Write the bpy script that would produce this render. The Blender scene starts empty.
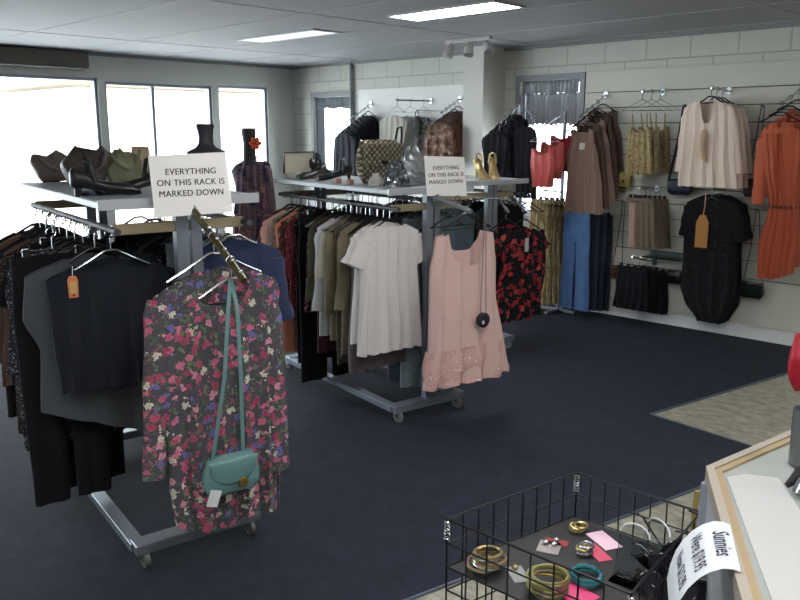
import bpy, math, random
from mathutils import Vector, Matrix
PI = math.pi
sc = bpy.context.scene
col = sc.collection
random.seed(7)

# ------------------------------------------------------------------ camera
H = 1.65; FPX = 800.0
PITCH = math.radians(11.84); YAW = math.radians(134.24)
FW = Vector((math.cos(YAW)*math.cos(PITCH), math.sin(YAW)*math.cos(PITCH), -math.sin(PITCH)))
RT = Vector((math.sin(YAW), -math.cos(YAW), 0)); UP = RT.cross(FW)
EYE = Vector((0, 0, H))
cd = bpy.data.cameras.new('camera'); cam = bpy.data.objects.new('camera', cd); col.objects.link(cam)
cam.location = EYE
cam.matrix_world = Matrix.Translation(EYE) @ Matrix((RT, UP, -FW)).transposed().to_4x4()
cd.sensor_fit = 'HORIZONTAL'; cd.sensor_width = 36; cd.lens = 36*FPX/800; cd.clip_start = .05
sc.camera = cam

def ray(px, py): return FW + RT*((px-400)/FPX) - UP*((py-300)/FPX)
def gz(px, py, z=0):                       # the point on the level z
    r = ray(px, py); return EYE + r*((z-H)/r.z)
class Plane:
    """a vertical plane through o, u across, n away from the camera"""
    def __init__(s, o, ang):
        s.o = Vector((o[0], o[1], 0)); s.ang = ang
        s.u = Vector((math.cos(ang), math.sin(ang), 0)); s.n = Vector((-math.sin(ang), math.cos(ang), 0))
    def uz(s, px, py):
        r = ray(px, py); t = (s.o-EYE).dot(s.n)/r.dot(s.n); p = EYE + r*t
        return (p-s.o).dot(s.u), p.z
    def at(s, u, z): return s.o + s.u*u + Vector((0, 0, z))
    def back(s, d): return Plane(s.o + s.n*d, s.ang)
def wall(Y): return Plane((0, Y), 0)

# ------------------------------------------------------------------ materials
MATS = {}
def newmat(name):
    m = bpy.data.materials.new(name); m.use_nodes = True
    nt = m.node_tree; return m, nt, nt.nodes['Principled BSDF'], nt.nodes, nt.links
def srgb(c):
    if isinstance(c, str): c = [int(c[i:i+2], 16)/255 for i in (0, 2, 4)]
    return tuple(((x/12.92) if x <= .04045 else ((x+.055)/1.055)**2.4) for x in c) + (1,)
def plain(name, c, rough=.5, metal=0., noise=0., scale=30, bump=0., spec=None, coat=0):
    if name in MATS: return MATS[name]
    m, nt, b, N, L = newmat(name)
    b.inputs['Base Color'].default_value = srgb(c); b.inputs['Roughness'].default_value = rough
    b.inputs['Metallic'].default_value = metal
    if coat: b.inputs['Coat Weight'].default_value = coat
    if spec is not None: b.inputs['Specular IOR Level'].default_value = spec
    if noise or bump:
        tc = N.new('ShaderNodeTexCoord'); n = N.new('ShaderNodeTexNoise'); n.inputs['Scale'].default_value = scale
        n.inputs['Detail'].default_value = 5; L.new(tc.outputs['Object'], n.inputs['Vector'])
        if noise:
            r = N.new('ShaderNodeMixRGB'); r.inputs[1].default_value = [x*(1-noise) for x in srgb(c)[:3]]+[1]
            r.inputs[2].default_value = [min(1, x*(1+noise)) for x in srgb(c)[:3]]+[1]
            L.new(n.outputs['Fac'], r.inputs[0]); L.new(r.outputs[0], b.inputs['Base Color'])
        if bump:
            bp = N.new('ShaderNodeBump'); bp.inputs['Strength'].default_value = bump; bp.inputs['Distance'].default_value = .005
            L.new(n.outputs['Fac'], bp.inputs['Height']); L.new(bp.outputs[0], b.inputs['Normal'])
    MATS[name] = m; return m
def cloth(name, c, rough=.9, noise=.12, sheen=.15, scale=60):
    m = plain(name, c, rough, 0, noise, scale, .15, .2)
    m.node_tree.nodes['Principled BSDF'].inputs['Sheen Weight'].default_value = sheen
    return m
def printed(name, bg, cols, scale=30, size=.36, scale2=None, cols2=None, size2=.3, rough=.85, stretch=(1, 1, 1), warp=1.3):
    """cloth printed with blobs: flowers, speckles, leaves"""
    if name in MATS: return MATS[name]
    m, nt, b, N, L = newmat(name)
    tc = N.new('ShaderNodeTexCoord'); mp = N.new('ShaderNodeMapping'); mp.inputs['Scale'].default_value = stretch
    L.new(tc.outputs['Object'], mp.inputs['Vector'])
    nz = N.new('ShaderNodeTexNoise'); nz.inputs['Scale'].default_value = scale*1.6; L.new(mp.outputs[0], nz.inputs['Vector'])
    ad = N.new('ShaderNodeMixRGB'); ad.blend_type = 'ADD'; ad.inputs[0].default_value = .35/scale*8
    L.new(mp.outputs[0], ad.inputs[1]); L.new(nz.outputs['Color'], ad.inputs[2]); ad.inputs[0].default_value = warp/scale; nz.inputs['Scale'].default_value = scale*2.2
    cur = None
    for sca, cc, sz in ((scale2, cols2, size2), (scale, cols, size)):
        if not sca: continue
        v = N.new('ShaderNodeTexVoronoi'); v.inputs['Scale'].default_value = sca; L.new(ad.outputs[0], v.inputs['Vector'])
        sp = N.new('ShaderNodeSeparateColor'); L.new(v.outputs['Color'], sp.inputs[0])
        cr = N.new('ShaderNodeValToRGB'); cr.color_ramp.interpolation = 'CONSTANT'
        e = cr.color_ramp.elements
        while len(e) < len(cc): e.new(.5)
        for i, x in enumerate(cc): e[i].position = i/len(cc); e[i].color = srgb(x)
        L.new(sp.outputs[0], cr.inputs[0])
        # petal shading: darker heart of each flower
        dk = N.new('ShaderNodeMapRange'); dk.inputs['From Min'].default_value = 0; dk.inputs['From Max'].default_value = sz*.7
        dk.inputs['To Min'].default_value = .55; dk.inputs['To Max'].default_value = 1; L.new(v.outputs['Distance'], dk.inputs['Value'])
        mu = N.new('ShaderNodeMixRGB'); mu.blend_type = 'MULTIPLY'; mu.inputs[0].default_value = 1
        L.new(cr.outputs[0], mu.inputs[1]); L.new(dk.outputs[0], mu.inputs[2])
        ls = N.new('ShaderNodeMath'); ls.operation = 'LESS_THAN'; ls.inputs[1].default_value = sz; L.new(v.outputs['Distance'], ls.inputs[0])
        mx = N.new('ShaderNodeMixRGB'); L.new(ls.outputs[0], mx.inputs[0]); L.new(mu.outputs[0], mx.inputs[2])
        if cur is None: mx.inputs[1].default_value = srgb(bg)
        else: L.new(cur.outputs[0], mx.inputs[1])
        cur = mx
    L.new(cur.outputs[0], b.inputs['Base Color']); b.inputs['Roughness'].default_value = rough
    b.inputs['Specular IOR Level'].default_value = .2
    MATS[name] = m; return m
def glassy(name, tint='ffffff', gloss=.12, rough=.02, k=1.0):
    if name in MATS: return MATS[name]
    m, nt, b, N, L = newmat(name); N.remove(b)
    t = N.new('ShaderNodeBsdfTransparent'); t.inputs[0].default_value = srgb(tint)
    g = N.new('ShaderNodeBsdfGlossy'); g.inputs['Roughness'].default_value = rough
    lw = N.new('ShaderNodeLayerWeight'); lw.inputs[0].default_value = gloss
    mx = N.new('ShaderNodeMixShader'); L.new(lw.outputs['Fresnel'], mx.inputs[0]); L.new(t.outputs[0], mx.inputs[1]); L.new(g.outputs[0], mx.inputs[2])
    L.new(mx.outputs[0], N['Material Output'].inputs['Surface'])
    MATS[name] = m; return m
def glow(name, c, s):
    m, nt, b, N, L = newmat(name)
    b.inputs['Base Color'].default_value = srgb(c); b.inputs['Emission Color'].default_value = srgb(c); b.inputs['Emission Strength'].default_value = s
    return m
def sheer(name, c, a):
    if name in MATS: return MATS[name]
    m = plain(name, c, .8, 0, .1, 50); b = m.node_tree.nodes['Principled BSDF']; b.inputs['Alpha'].default_value = a
    return m

def blocks(name, c, mort, w=.39, h=.19, off=(0, 0, 0), axis='x'):
    m, nt, b, N, L = newmat(name)
    g = N.new('ShaderNodeNewGeometry'); sp = N.new('ShaderNodeSeparateXYZ'); L.new(g.outputs['Position'], sp.inputs[0])
    cb = N.new('ShaderNodeCombineXYZ'); L.new(sp.outputs[0 if axis == 'x' else 1], cb.inputs[0]); L.new(sp.outputs[2], cb.inputs[1])
    mp = N.new('ShaderNodeMapping'); mp.inputs['Location'].default_value = off; L.new(cb.outputs[0], mp.inputs['Vector'])
    br = N.new('ShaderNodeTexBrick'); L.new(mp.outputs[0], br.inputs['Vector']); br.inputs['Scale'].default_value = 1
    br.inputs['Brick Width'].default_value = w; br.inputs['Row Height'].default_value = h; br.inputs['Mortar Size'].default_value = .006
    br.inputs['Color1'].default_value = srgb(c); br.inputs['Color2'].default_value = srgb(c); br.inputs['Mortar'].default_value = srgb(mort)
    br.inputs['Mortar Smooth'].default_value = .3
    L.new(br.outputs['Color'], b.inputs['Base Color']); b.inputs['Roughness'].default_value = .6
    nz = N.new('ShaderNodeTexNoise'); nz.inputs['Scale'].default_value = 60; L.new(g.outputs['Position'], nz.inputs['Vector'])
    ma = N.new('ShaderNodeMath'); ma.operation = 'MULTIPLY_ADD'; ma.inputs[1].default_value = -1; L.new(br.outputs['Fac'], ma.inputs[0])
    m2 = N.new('ShaderNodeMath'); m2.operation = 'MULTIPLY'; m2.inputs[1].default_value = .15; L.new(nz.outputs['Fac'], m2.inputs[0]); L.new(m2.outputs[0], ma.inputs[2])
    bp = N.new('ShaderNodeBump'); bp.inputs['Strength'].default_value = .6; bp.inputs['Distance'].default_value = .006
    L.new(ma.outputs[0], bp.inputs['Height']); L.new(bp.outputs[0], b.inputs['Normal'])
    return m

# ------------------------------------------------------------------ mesh tools
class MB:
    def __init__(s): s.v = []; s.f = []
    def add(s, v, f):
        k = len(s.v); s.v += [tuple(x) for x in v]; s.f += [tuple(i+k for i in q) for q in f]; return s
    def box(s, x0, x1, y0, y1, z0, z1, bev=0):
        if bev:
            b = bev; vs = []; 
            for z, i in ((z0, b), (z0+b, 0), (z1-b, 0), (z1, b)):
                vs += [(x0+i+b*(i == 0)*0, y0+i, z), (x1-i, y0+i, z), (x1-i, y1-i, z), (x0+i, y1-i, z)]
            f = [(3, 2, 1, 0), (12, 13, 14, 15)]
            for r in range(3):
                for k in range(4): f.append((r*4+k, r*4+(k+1) % 4, r*4+4+(k+1) % 4, r*4+4+k))
            return s.add(vs, f)
        v = [(x, y, z) for z in (z0, z1) for x, y in ((x0, y0), (x1, y0), (x1, y1), (x0, y1))]
        return s.add(v, [(3, 2, 1, 0), (4, 5, 6, 7), (0, 1, 5, 4), (1, 2, 6, 5), (2, 3, 7, 6), (3, 0, 4, 7)])
    def prism(s, pts, z0, z1):
        n = len(pts); v = [(x, y, z0) for x, y in pts]+[(x, y, z1) for x, y in pts]
        return s.add(v, [tuple(range(n))[::-1], tuple(range(n, 2*n))]+[(i, (i+1) % n, n+(i+1) % n, n+i) for i in range(n)])
    def tube(s, pts, r, n=8, closed=False):
        P = [Vector(p) for p in pts]; m = len(P); R = r if isinstance(r, (list, tuple)) else [r]*m
        vs = []; nrm = None
        for i in range(m):
            if closed: t = P[(i+1) % m]-P[i-1]
            else: t = P[min(i+1, m-1)]-P[max(i-1, 0)]
            if t.length < 1e-9: t = Vector((0, 0, 1))
            t.normalize()
            if nrm is None:
                nrm = t.cross(Vector((0, 0, 1)));
                if nrm.length < .05: nrm = t.cross(Vector((0, 1, 0)))
            nrm = nrm-t*nrm.dot(t); nrm.normalize(); bn = t.cross(nrm)
            for k in range(n):
                a = 2*PI*k/n; vs.append(P[i]+(nrm*math.cos(a)+bn*math.sin(a))*R[i])
        f = []
        for i in range(m if closed else m-1):
            j = (i+1) % m
            for k in range(n): f.append((i*n+k, i*n+(k+1) % n, j*n+(k+1) % n, j*n+k))
        if not closed: f += [tuple(range(n))[::-1], tuple(range((m-1)*n, m*n))]
        return s.add(vs, f)
    def lathe(s, prof, c=(0, 0, 0), n=24, sx=1, sy=1):
        vs = []
        for r, z in prof:
            for k in range(n): a = 2*PI*k/n; vs.append((c[0]+r*sx*math.cos(a), c[1]+r*sy*math.sin(a), c[2]+z))
        m = len(prof); f = [(i*n+k, i*n+(k+1) % n, (i+1)*n+(k+1) % n, (i+1)*n+k) for i in range(m-1) for k in range(n)]
        f += [tuple(range(n))[::-1], tuple(range((m-1)*n, m*n))]
        return s.add(vs, f)
    def ball(s, c, r, n=12, sx=1, sy=1, sz=1):
        pr = [(max(.02, math.sin(PI*i/8))*r, -math.cos(PI*i/8)*r*sz) for i in range(9)]
        return s.lathe(pr, c, n, sx, sy)
    def xf(s, M, start=0):
        for i in range(start, len(s.v)): s.v[i] = tuple(M @ Vector(s.v[i]))
        return s
    def build(s, name, mat, parent=None, loc=(0, 0, 0), rz=0, smooth=True, rot=None):
        me = bpy.data.meshes.new(name); me.from_pydata(s.v, [], s.f); me.materials.append(mat)
        if smooth:
            me.polygons.foreach_set('use_smooth', [True]*len(me.polygons))
            try: me.set_sharp_from_angle(angle=math.radians(40))
            except Exception: pass
        me.update()
        o = bpy.data.objects.new(name, me); col.objects.link(o)
        o.parent = parent; o.location = loc; o.rotation_euler = rot if rot else (0, 0, rz)
        return o
def tag(o, label, cat, group=None, kind=None):
    if label: o['label'] = label
    if cat: o['category'] = cat
    if group: o['group'] = group
    if kind: o['kind'] = kind
    return o
def empty(name, loc, rz, label, cat, group=None):
    o = bpy.data.objects.new(name, None); o.empty_display_size = .05; col.objects.link(o)
    o.location = loc; o.rotation_euler = (0, 0, rz); return tag(o, label, cat, group)
def struct(o): o['kind'] = 'structure'; return o
def copy_tree(o, parent=None):
    c = o.copy(); col.objects.link(c); c.parent = parent
    for ch in o.children: copy_tree(ch, c)
    return c

# ------------------------------------------------------------------ common materials
white_paint = plain('white_paint', 'd8d8d2', .5)
black_plastic = plain('black_plastic', '111114', .3)
chrome = plain('chrome', 'c8ccd2', .22, 1)
steel = plain('rack_steel', '7c848f', .4, .4)
darkmetal = plain('dark_metal', '2a2a2c', .4, .7)
black_cloth = cloth('black_cloth', '17171c', sheen=0)
black_leather = plain('black_leather', '15151a', .35, 0, .1, 90, .3)
gold = plain('gold_metal', 'b4a070', .3, .9)

# ------------------------------------------------------------------ garments
def lerp_rows(rows, z):
    if z >= rows[0][0]: return rows[0][1], rows[0][2]
    for a, b in zip(rows, rows[1:]):
        if z >= b[0]:
            t = (a[0]-z)/(a[0]-b[0]+1e-9); t = t*t*(3-2*t)*.5+t*.5
            return a[1]+(b[1]-a[1])*t, a[2]+(b[2]-a[2])*t
    return rows[-1][1], rows[-1][2]
def sheet(mb, rows, drop=.05, nu=0, fd=0, bd=0, dep=.025, depb=None, amp=.008, k=5, seed=1, n=72, m=26, hem=None, flat=.6):
    """closed cloth tube inside a silhouette; rows = (z, left, right) from the top down"""
    R = random.Random(seed); ph = [R.uniform(0, 6.28) for _ in range(6)]; depb = dep if depb is None else depb
    z0, z1 = rows[0][0], rows[-1][0]; vs = []
    for j in range(m+1):
        t = j/m
        for i in range(n):
            th = 2*PI*i/n; c, s_ = math.cos(th), math.sin(th)
            u = math.copysign(abs(c)**1.0, c)
            dip = (fd if s_ < 0 else bd)*(max(0, 1-(abs(u)/nu)**2.2)**.7) if nu else 0
            top = z0-drop*abs(u)**1.3-dip
            bot = z1+(hem(u) if hem else 0)+.25*amp*math.sin(k*u*3+ph[4])
            z = top+(bot-top)*t
            xl, xr = lerp_rows(rows, z); x = (xl+xr)/2+(xr-xl)/2*u
            g = min(1, (z0-z)/(z0-z1+1e-9))
            d = dep+(depb-dep)*g
            y = math.copysign(abs(s_)**flat, s_)*d
            a = amp*(.25+.75*g)
            y += a*(math.sin(k*u*PI*.8+ph[0]+.8*math.sin(g*3+ph[1]))+.5*math.sin(k*1.9*u*PI*.8+ph[2]+g*2)+.3*math.sin(9*g+3*u+ph[3]))
            x += .35*a*math.sin(7*g+ph[5])
            vs.append((x, y, z))
    f = [(j*n+i, (j+1)*n+i, (j+1)*n+(i+1) % n, j*n+(i+1) % n) for j in range(m) for i in range(n)]
    mb.add(vs, f)
    # hem turned inwards so that the cloth has an edge
    k0 = len(mb.v)-n; cv = []
    for i in range(n):
        x, y, z = mb.v[k0+i]; cv.append((x*.985, y*.8, z+.012))
    kk = len(mb.v); mb.v += cv; mb.f += [(k0+i, kk+i, kk+(i+1) % n, k0+(i+1) % n) for i in range(n)]
    return mb
def sleeve_mb(p0, p1, r0, r1, flat=.55, seed=1, bend=0, m=12, n=18):
    """a hanging sleeve from shoulder to cuff"""
    R = random.Random(seed); ph = R.uniform(0, 6); mb = MB(); vs = []
    P0, P1 = Vector(p0), Vector(p1); ax = (P1-P0).normalized(); side = Vector((ax.z, 0, -ax.x))
    for j in range(m+1):
        t = j/m; c = P0+(P1-P0)*t+side*bend*math.sin(PI*t); r = r0+(r1-r0)*t
        r *= 1+.06*math.sin(t*14+ph)
        if j == 0: r *= .75
        for i in range(n):
            a = 2*PI*i/n; vs.append(c+side*(r*math.cos(a))+Vector((0, 1, 0))*(r*flat*math.sin(a)*(1+.12*math.sin(3*a+ph))))
    f = [(j*n+i, (j+1)*n+i, (j+1)*n+(i+1) % n, j*n+(i+1) % n) for j in range(m) for i in range(n)]
    f.append(tuple(range(n)))
    return mb.add(vs, f)
def put(root_name, label, cat, pl, u, z, parts, group=None):
    """parts: list of (name, MB, mat, extra children)"""
    loc = pl.at(u, z)
    if len(parts) == 1 and not parts[0][3:]:
        return tag(parts[0][1].build(root_name, parts[0][2], None, loc, pl.ang), label, cat, group)
    r = empty(root_name, loc, pl.ang, label, cat, group)
    for p in parts: p[1].build(p[0], p[2], r)
    return r

# hangers -------------------------------------------------------------
_H = {}
def hanger_meshes(kind, w):
    key = (kind, round(w, 3))
    if key in _H: return _H[key]
    hook = MB(); r = .017
    pts = [(r*math.cos(math.radians(a)), 0, r*math.sin(math.radians(a))) for a in range(200, -91, -18)]
    pts += [(0, 0, -.03), (0, 0, -.062)]
    hook.tube(pts, .0022, 6)
    b = MB()
    if kind == 'clip':
        b.tube([(-w, 0, -.064), (w, 0, -.064)], .003, 6)
        ms = [('hook', hook), ('bar', b)]
        for s in (-1, 1): ms.append(('clip', MB().box(s*w*.85-.012, s*w*.85+.012, -.009, .009, -.1, -.055, .003)))
    elif kind == 'wire':
        b.tube([(0, 0, -.06), (-w, 0, -.06-w*.5), (w, 0, -.06-w*.5), (0, 0, -.06)], .0022, 6)
        ms = [('hook', hook), ('shoulder_bar', b)]
    else:
        b.tube([(-w, 0, -.066-w*.45), (-w*.6, 0, -.066-w*.25), (-.02, 0, -.062), (.02, 0, -.062), (w*.6, 0, -.066-w*.25), (w, 0, -.066-w*.45)], .0055, 8)
        lb = MB().tube([(-w*.97, 0, -.066-w*.44), (w*.97, 0, -.066-w*.44)], .0038, 6)
        ms = [('hook', hook), ('shoulder_bar', b), ('lower_bar', lb)]
    _H[key] = ms; return ms
_HP = {}
def hanger(pl, u, z, holds, kind='tri', w=.2, mat=None, hookmat=None, color='black plastic', label=None):
    mat = mat or black_plastic; hookmat = hookmat or chrome
    key = (kind, round(w, 3), mat.name, hookmat.name)
    lab = label or f'{color} clothes hanger carrying the {holds}'
    if key not in _HP:
        r = empty('clothes_hanger', pl.at(u, z), pl.ang, lab, 'hanger', 'clothes hangers')
        for nm, mb in hanger_meshes(kind, w): mb.build(nm, hookmat if nm == 'hook' else black_plastic if nm == 'lower_bar' else mat, r)
        _HP[key] = r; return r
    r = copy_tree(_HP[key]); r.location = pl.at(u, z); r.rotation_euler = (0, 0, pl.ang); r['label'] = lab
    return r

def wear(kind, name, label, cat, pl, u, z, mat, short, w=.2, length=.6, seed=1, sleeves=0, neck=.1, dip=.06, amp=.008, k=5, dep=.022,
         flare=1.0, hk='tri', hcol='black plastic', hmat=None, group=None, hookmat=None, hem=None, bdip=.02, extra=None, depb=None, rows=None, hang=True, hw=None):
    """a garment on its hanger; z = height of the rail"""
    if hang: hanger(pl, u, z, short, hk, hw or (w*.9 if hk != 'clip' else w*.75), hmat, hookmat, hcol)
    if kind == 'top':
        zt = -.058; R = rows or [(zt, -w*.9, w*.9), (zt-.09, -w, w), (zt-.2, -w*.95, w*.95), (zt-length, -w*flare, w*flare)]
        mb = sheet(MB(), R, w*.42, neck/w if neck else 0, dip, bdip, dep, depb, amp, k, seed, hem=hem)
        parts = [('bodice', mb, mat)]
        if sleeves:
            for s in (-1, 1):
                x0 = s*w*.92
                parts.append(('sleeve', sleeve_mb((x0-s*.02, 0, zt-w*.42-.03), (x0+s*(.05 if sleeves < .3 else .02), 0, zt-w*.4-sleeves), .06, .045 if sleeves > .3 else .06, .35, seed+s, .015*s), mat))
    elif kind == 'tank':
        zt = -.062; R = rows or [(zt-.02, -w*.66, w*.66), (zt-.1, -w*.62, w*.62), (zt-.2, -w*.9, w*.9), (zt-.35, -w*.92, w*.92), (zt-length, -w*flare, w*flare)]
        mb = sheet(MB(), R, .04, .62, max(dip, .1), max(.05, bdip), dep, depb, amp, k, seed, hem=hem, m=34)
        parts = [('bodice', mb, mat)]
    elif kind == 'cami':
        R = rows; parts = [('bodice', sheet(MB(), R, .0, .75, .05, .03, dep, depb, amp, k, seed, hem=hem), mat)]
    elif kind == 'skirt':
        zt = -.085; R = rows or [(zt, -w*.85, w*.85), (zt-.05, -w*.87, w*.87), (zt-length, -w*flare, w*flare)]
        parts = [('skirt_body', sheet(MB(), R, 0, .9, .004, .004, dep, depb, amp, k, seed, hem=hem), mat),
                 ('waistband', sheet(MB(), [(zt+.004, -w*.87, w*.87), (zt-.03, -w*.88, w*.88)], 0, .9, .003, .003, dep+.003, None, .001, 3, seed, m=3), mat)]
    elif kind == 'trousers':
        zt = -.085; mb = MB(); c = length*.3
        sheet(mb, [(zt, -w, w), (zt-c, -w*1.08, w*1.08)], 0, .9, .006, .006, dep, dep, .003, 3, seed, m=8)
        for s in (-1, 1):
            x0, x1 = sorted((s*.004, s*w*1.08)); y0, y1 = sorted((s*w*.1, s*w*1.08*flare))
            sheet(mb, [(zt-c*.8, x0, x1), (zt-c*1.4, x0+.004, x1), (zt-length, y0, y1)], 0, 0, 0, 0, dep*.95, dep*.9, amp*.6, 2, seed+s, n=40)
        parts = [('leg_body', mb, mat), ('waistband', sheet(MB(), [(zt+.005, -w*1.01, w*1.01), (zt-.035, -w*1.03, w*1.03)], 0, .9, .004, .004, dep+.003, None, .001, 3, seed, m=3), mat)]
    if extra: parts += extra
    return put(name, label, cat, pl, u, z, parts, group)
def px_rows(pl, u, z, rows):
    out = []
    for py, a, b in rows:
        ua, za = pl.uz(a, py); ub, zb = pl.uz(b, py); out.append(((za+zb)/2-z, ua-u, ub-u))
    return out
# ================================================================== the room
XL, YB, HC = -8.24, 6.52, 2.45
X1, Y0 = 2.6, -3.2
def wall_mesh(name, axis, c0, c1, a0, a1, holes, mat, zt=HC):
    """a wall slab between c0..c1 in thickness, a0..a1 along, with rectangular openings (a, a, z, z)"""
    mb = MB(); cuts = sorted(holes); a = a0
    def bx(p, q, z0, z1):
        if q-p < 1e-4 or z1-z0 < 1e-4: return
        if axis == 'y': mb.box(c0, c1, p, q, z0, z1)
        else: mb.box(p, q, c0, c1, z0, z1)
    for h0, h1, z0, z1 in cuts:
        bx(a, h0, 0, zt); bx(h0, h1, 0, z0); bx(h0, h1, z1, zt); a = h1
    bx(a, a1, 0, zt)
    return struct(mb.build(name, mat, smooth=False))
# floor: beige speckled vinyl, with a navy carpet laid over most of it
m, nt, b, N, L = newmat('vinyl')
g = N.new('ShaderNodeNewGeometry'); mp = N.new('ShaderNodeMapping'); mp.inputs['Scale'].default_value = (1, 1, 1); mp.inputs['Rotation'].default_value = (0, 0, .5)
L.new(g.outputs['Position'], mp.inputs[0]); mp.inputs['Scale'].default_value = (7, 12, 1)
n1 = N.new('ShaderNodeTexNoise'); n1.inputs['Scale'].default_value = 1.6; n1.inputs['Detail'].default_value = 7; n1.inputs['Roughness'].default_value = .7; L.new(mp.outputs[0], n1.inputs['Vector'])
cr = N.new('ShaderNodeValToRGB'); e = cr.color_ramp.elements; e[0].position = .38; e[0].color = srgb('77766a'); e[1].position = .62; e[1].color = srgb('a6a594')
L.new(n1.outputs['Fac'], cr.inputs[0]); L.new(cr.outputs[0], b.inputs['Base Color']); b.inputs['Roughness'].default_value = .35
vinyl = m
struct(MB().box(XL-.15, X1+.15, Y0-.15, YB+.15, -.2, 0).build('floor', vinyl, smooth=False))
m, nt, b, N, L = newmat('carpet')
g = N.new('ShaderNodeNewGeometry'); n1 = N.new('ShaderNodeTexNoise'); n1.inputs['Scale'].default_value = 9; n1.inputs['Detail'].default_value = 9; n1.inputs['Roughness'].default_value = .75; L.new(g.outputs['Position'], n1.inputs['Vector'])
cr = N.new('ShaderNodeValToRGB'); e = cr.color_ramp.elements; e[0].position = .3; e[0].color = srgb('1b1f2a'); e[1].position = .7; e[1].color = srgb('292e3c')
L.new(n1.outputs['Fac'], cr.inputs[0]); L.new(cr.outputs[0], b.inputs['Base Color']); b.inputs['Roughness'].default_value = .85; b.inputs['Specular IOR Level'].default_value = .25
n2 = N.new('ShaderNodeTexNoise'); n2.inputs['Scale'].default_value = 260; L.new(g.outputs['Position'], n2.inputs['Vector'])
bp = N.new('ShaderNodeBump'); bp.inputs['Strength'].default_value = .5; bp.inputs['Distance'].default_value = .004; L.new(n2.outputs['Fac'], bp.inputs['Height']); L.new(bp.outputs[0], b.inputs['Normal'])
carpet = m
cp = [(XL, Y0), (-2.87, Y0), (-1.30, 4.18), (-2.091, 4.284), (-1.64, YB), (XL, YB)]
struct(MB().prism(cp, -.01, .006).build('floor_carpet', carpet, smooth=False))
# thin metal strip along the carpet's edge
mb = MB()
for p, q in ((cp[1], cp[2]), (cp[2], cp[3]), (cp[3], cp[4])):
    mb.tube([(p[0], p[1], .004), (q[0], q[1], .004)], .007, 6)
struct(mb.build('trim_1', plain('strip', '5c6676', .4, .5)))

painted = blocks('painted_blocks', 'cfcfc6', 'b4b4ac', off=(.12, .03, 0))
plaster = plain('painted_plaster', 'd2d4ce', .6, 0, .03, 3)
# window wall
WIN = [(-2.9, .35, .45, 2.2), (.5, 3.965, .45, 2.2), (4.04, 5.34, .02, 2.17), (5.42, 6.13, .02, 2.19)]
wall_mesh('wall_left', 'y', XL-.16, XL, Y0, YB+.16, WIN, plaster)
w3 = (-7.82, -7.14, .95, 2.07); w4 = (-4.72, -4.06, .85, 2.13)
wall_mesh('wall_back', 'x', YB, YB+.16, XL, X1, [w3, w4], painted)
wall_mesh('wall_right', 'y', X1, X1+.15, Y0, YB+.16, [], plaster)
wall_mesh('wall_front', 'x', Y0-.15, Y0, XL, X1, [], plaster)
# pillar
struct(MB().box(-5.16, -4.915, 6.18, YB, 0, HC).build('wall_pillar', plain('pillar_paint', 'cdcdc6', .5), smooth=False))
# white display board between the pipe and the pillar
_, zt = wall(YB).uz(400, 84)
struct(MB().box(-7.0, -5.2, YB-.02, YB, .3, 2.13).build('wall_board', plain('board_white', 'eeeeea', .5), smooth=False))
struct(MB().tube([(-7.12, YB-.025, 0), (-7.12, YB-.025, HC)], .02, 10).build('trim_2', plain('pipe_paint', '9c9fa2', .5)))
# ceiling panels with cover strips
struct(MB().box(XL, X1, Y0, YB, HC, HC+.15).build('ceiling', plain('ceiling_board', 'a2a3a8', .75, 0, .04, 2), smooth=False))
mb = MB()
y = -2.6
while y < YB: mb.box(XL, X1, y-.011, y+.011, HC-.004, HC); y += .9
for x in (-6.9, -4.5, -2.1, .3): mb.box(x-.011, x+.011, Y0, YB, HC-.004, HC)
struct(mb.build('trim_3', plain('ceiling_strip', 'b0b1b6', .7), smooth=False))
struct(MB().box(XL, X1, YB-.03, YB, HC-.03, HC).box(XL, XL+.03, Y0, YB, HC-.03, HC).build('trim_4', plain('cornice', '8b8c8c', .6), smooth=False))

# window frames and panes
alu = plain('aluminium', '9aa2ae', .4, .3)
pane_m = glassy('pane_glass', 'f4f8fa', .08)
def window(n, axis, c, a0, a1, z0, z1, mull=(), cls='window'):
    fr = MB(); t = .028
    def bx(m_, p, q, zz0, zz1, d0=-.03, d1=.03):
        if axis == 'y': m_.box(c+d0, c+d1, p, q, zz0, zz1)
        else: m_.box(p, q, c+d0, c+d1, zz0, zz1)
    bx(fr, a0, a0+t, z0, z1); bx(fr, a1-t, a1, z0, z1); bx(fr, a0+t, a1-t, z0, z0+t*1.3); bx(fr, a0+t, a1-t, z1-t, z1)
    for m_ in mull: bx(fr, m_-t*.6, m_+t*.6, z0+t*1.3, z1-t)
    o = struct(fr.build(f'{cls}_{n}', alu, smooth=False))
    p = MB(); bx(p, a0+t, a1-t, z0+t*1.3, z1-t, -.004, .004); p.build('pane', pane_m, o, smooth=False)
    return o
window(1, 'y', XL-.06, *WIN[1], mull=())
window(2, 'y', XL-.06, *WIN[0], mull=(-1.2,))
window(3, 'y', XL-.06, *WIN[3])
d = window(1, 'y', XL-.06, *WIN[2], mull=(4.6,), cls='door')
MB().box(XL-.02, XL+.01, 4.63, 4.65, .95, 1.15).build('door_handle', chrome, d)
window(4, 'x', YB+.06, *w3); window(5, 'x', YB+.06, *w4)
# casings round the two small windows
for n, w_, mt in ((5, w3, plain('casing_grey', '8e9298', .5)), (6, w4, plain('casing_grey', '8e9298', .5))):
    mb = MB(); a0, a1, z0, z1 = w_; t = .05
    mb.box(a0-t, a0, YB-.02, YB, z0-t, z1+t).box(a1, a1+t, YB-.02, YB, z0-t, z1+t).box(a0, a1, YB-.02, YB, z1, z1+t).box(a0, a1, YB-.05, YB, z0-t, z0)
    struct(mb.build(f'trim_{n}', mt, smooth=False))
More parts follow.
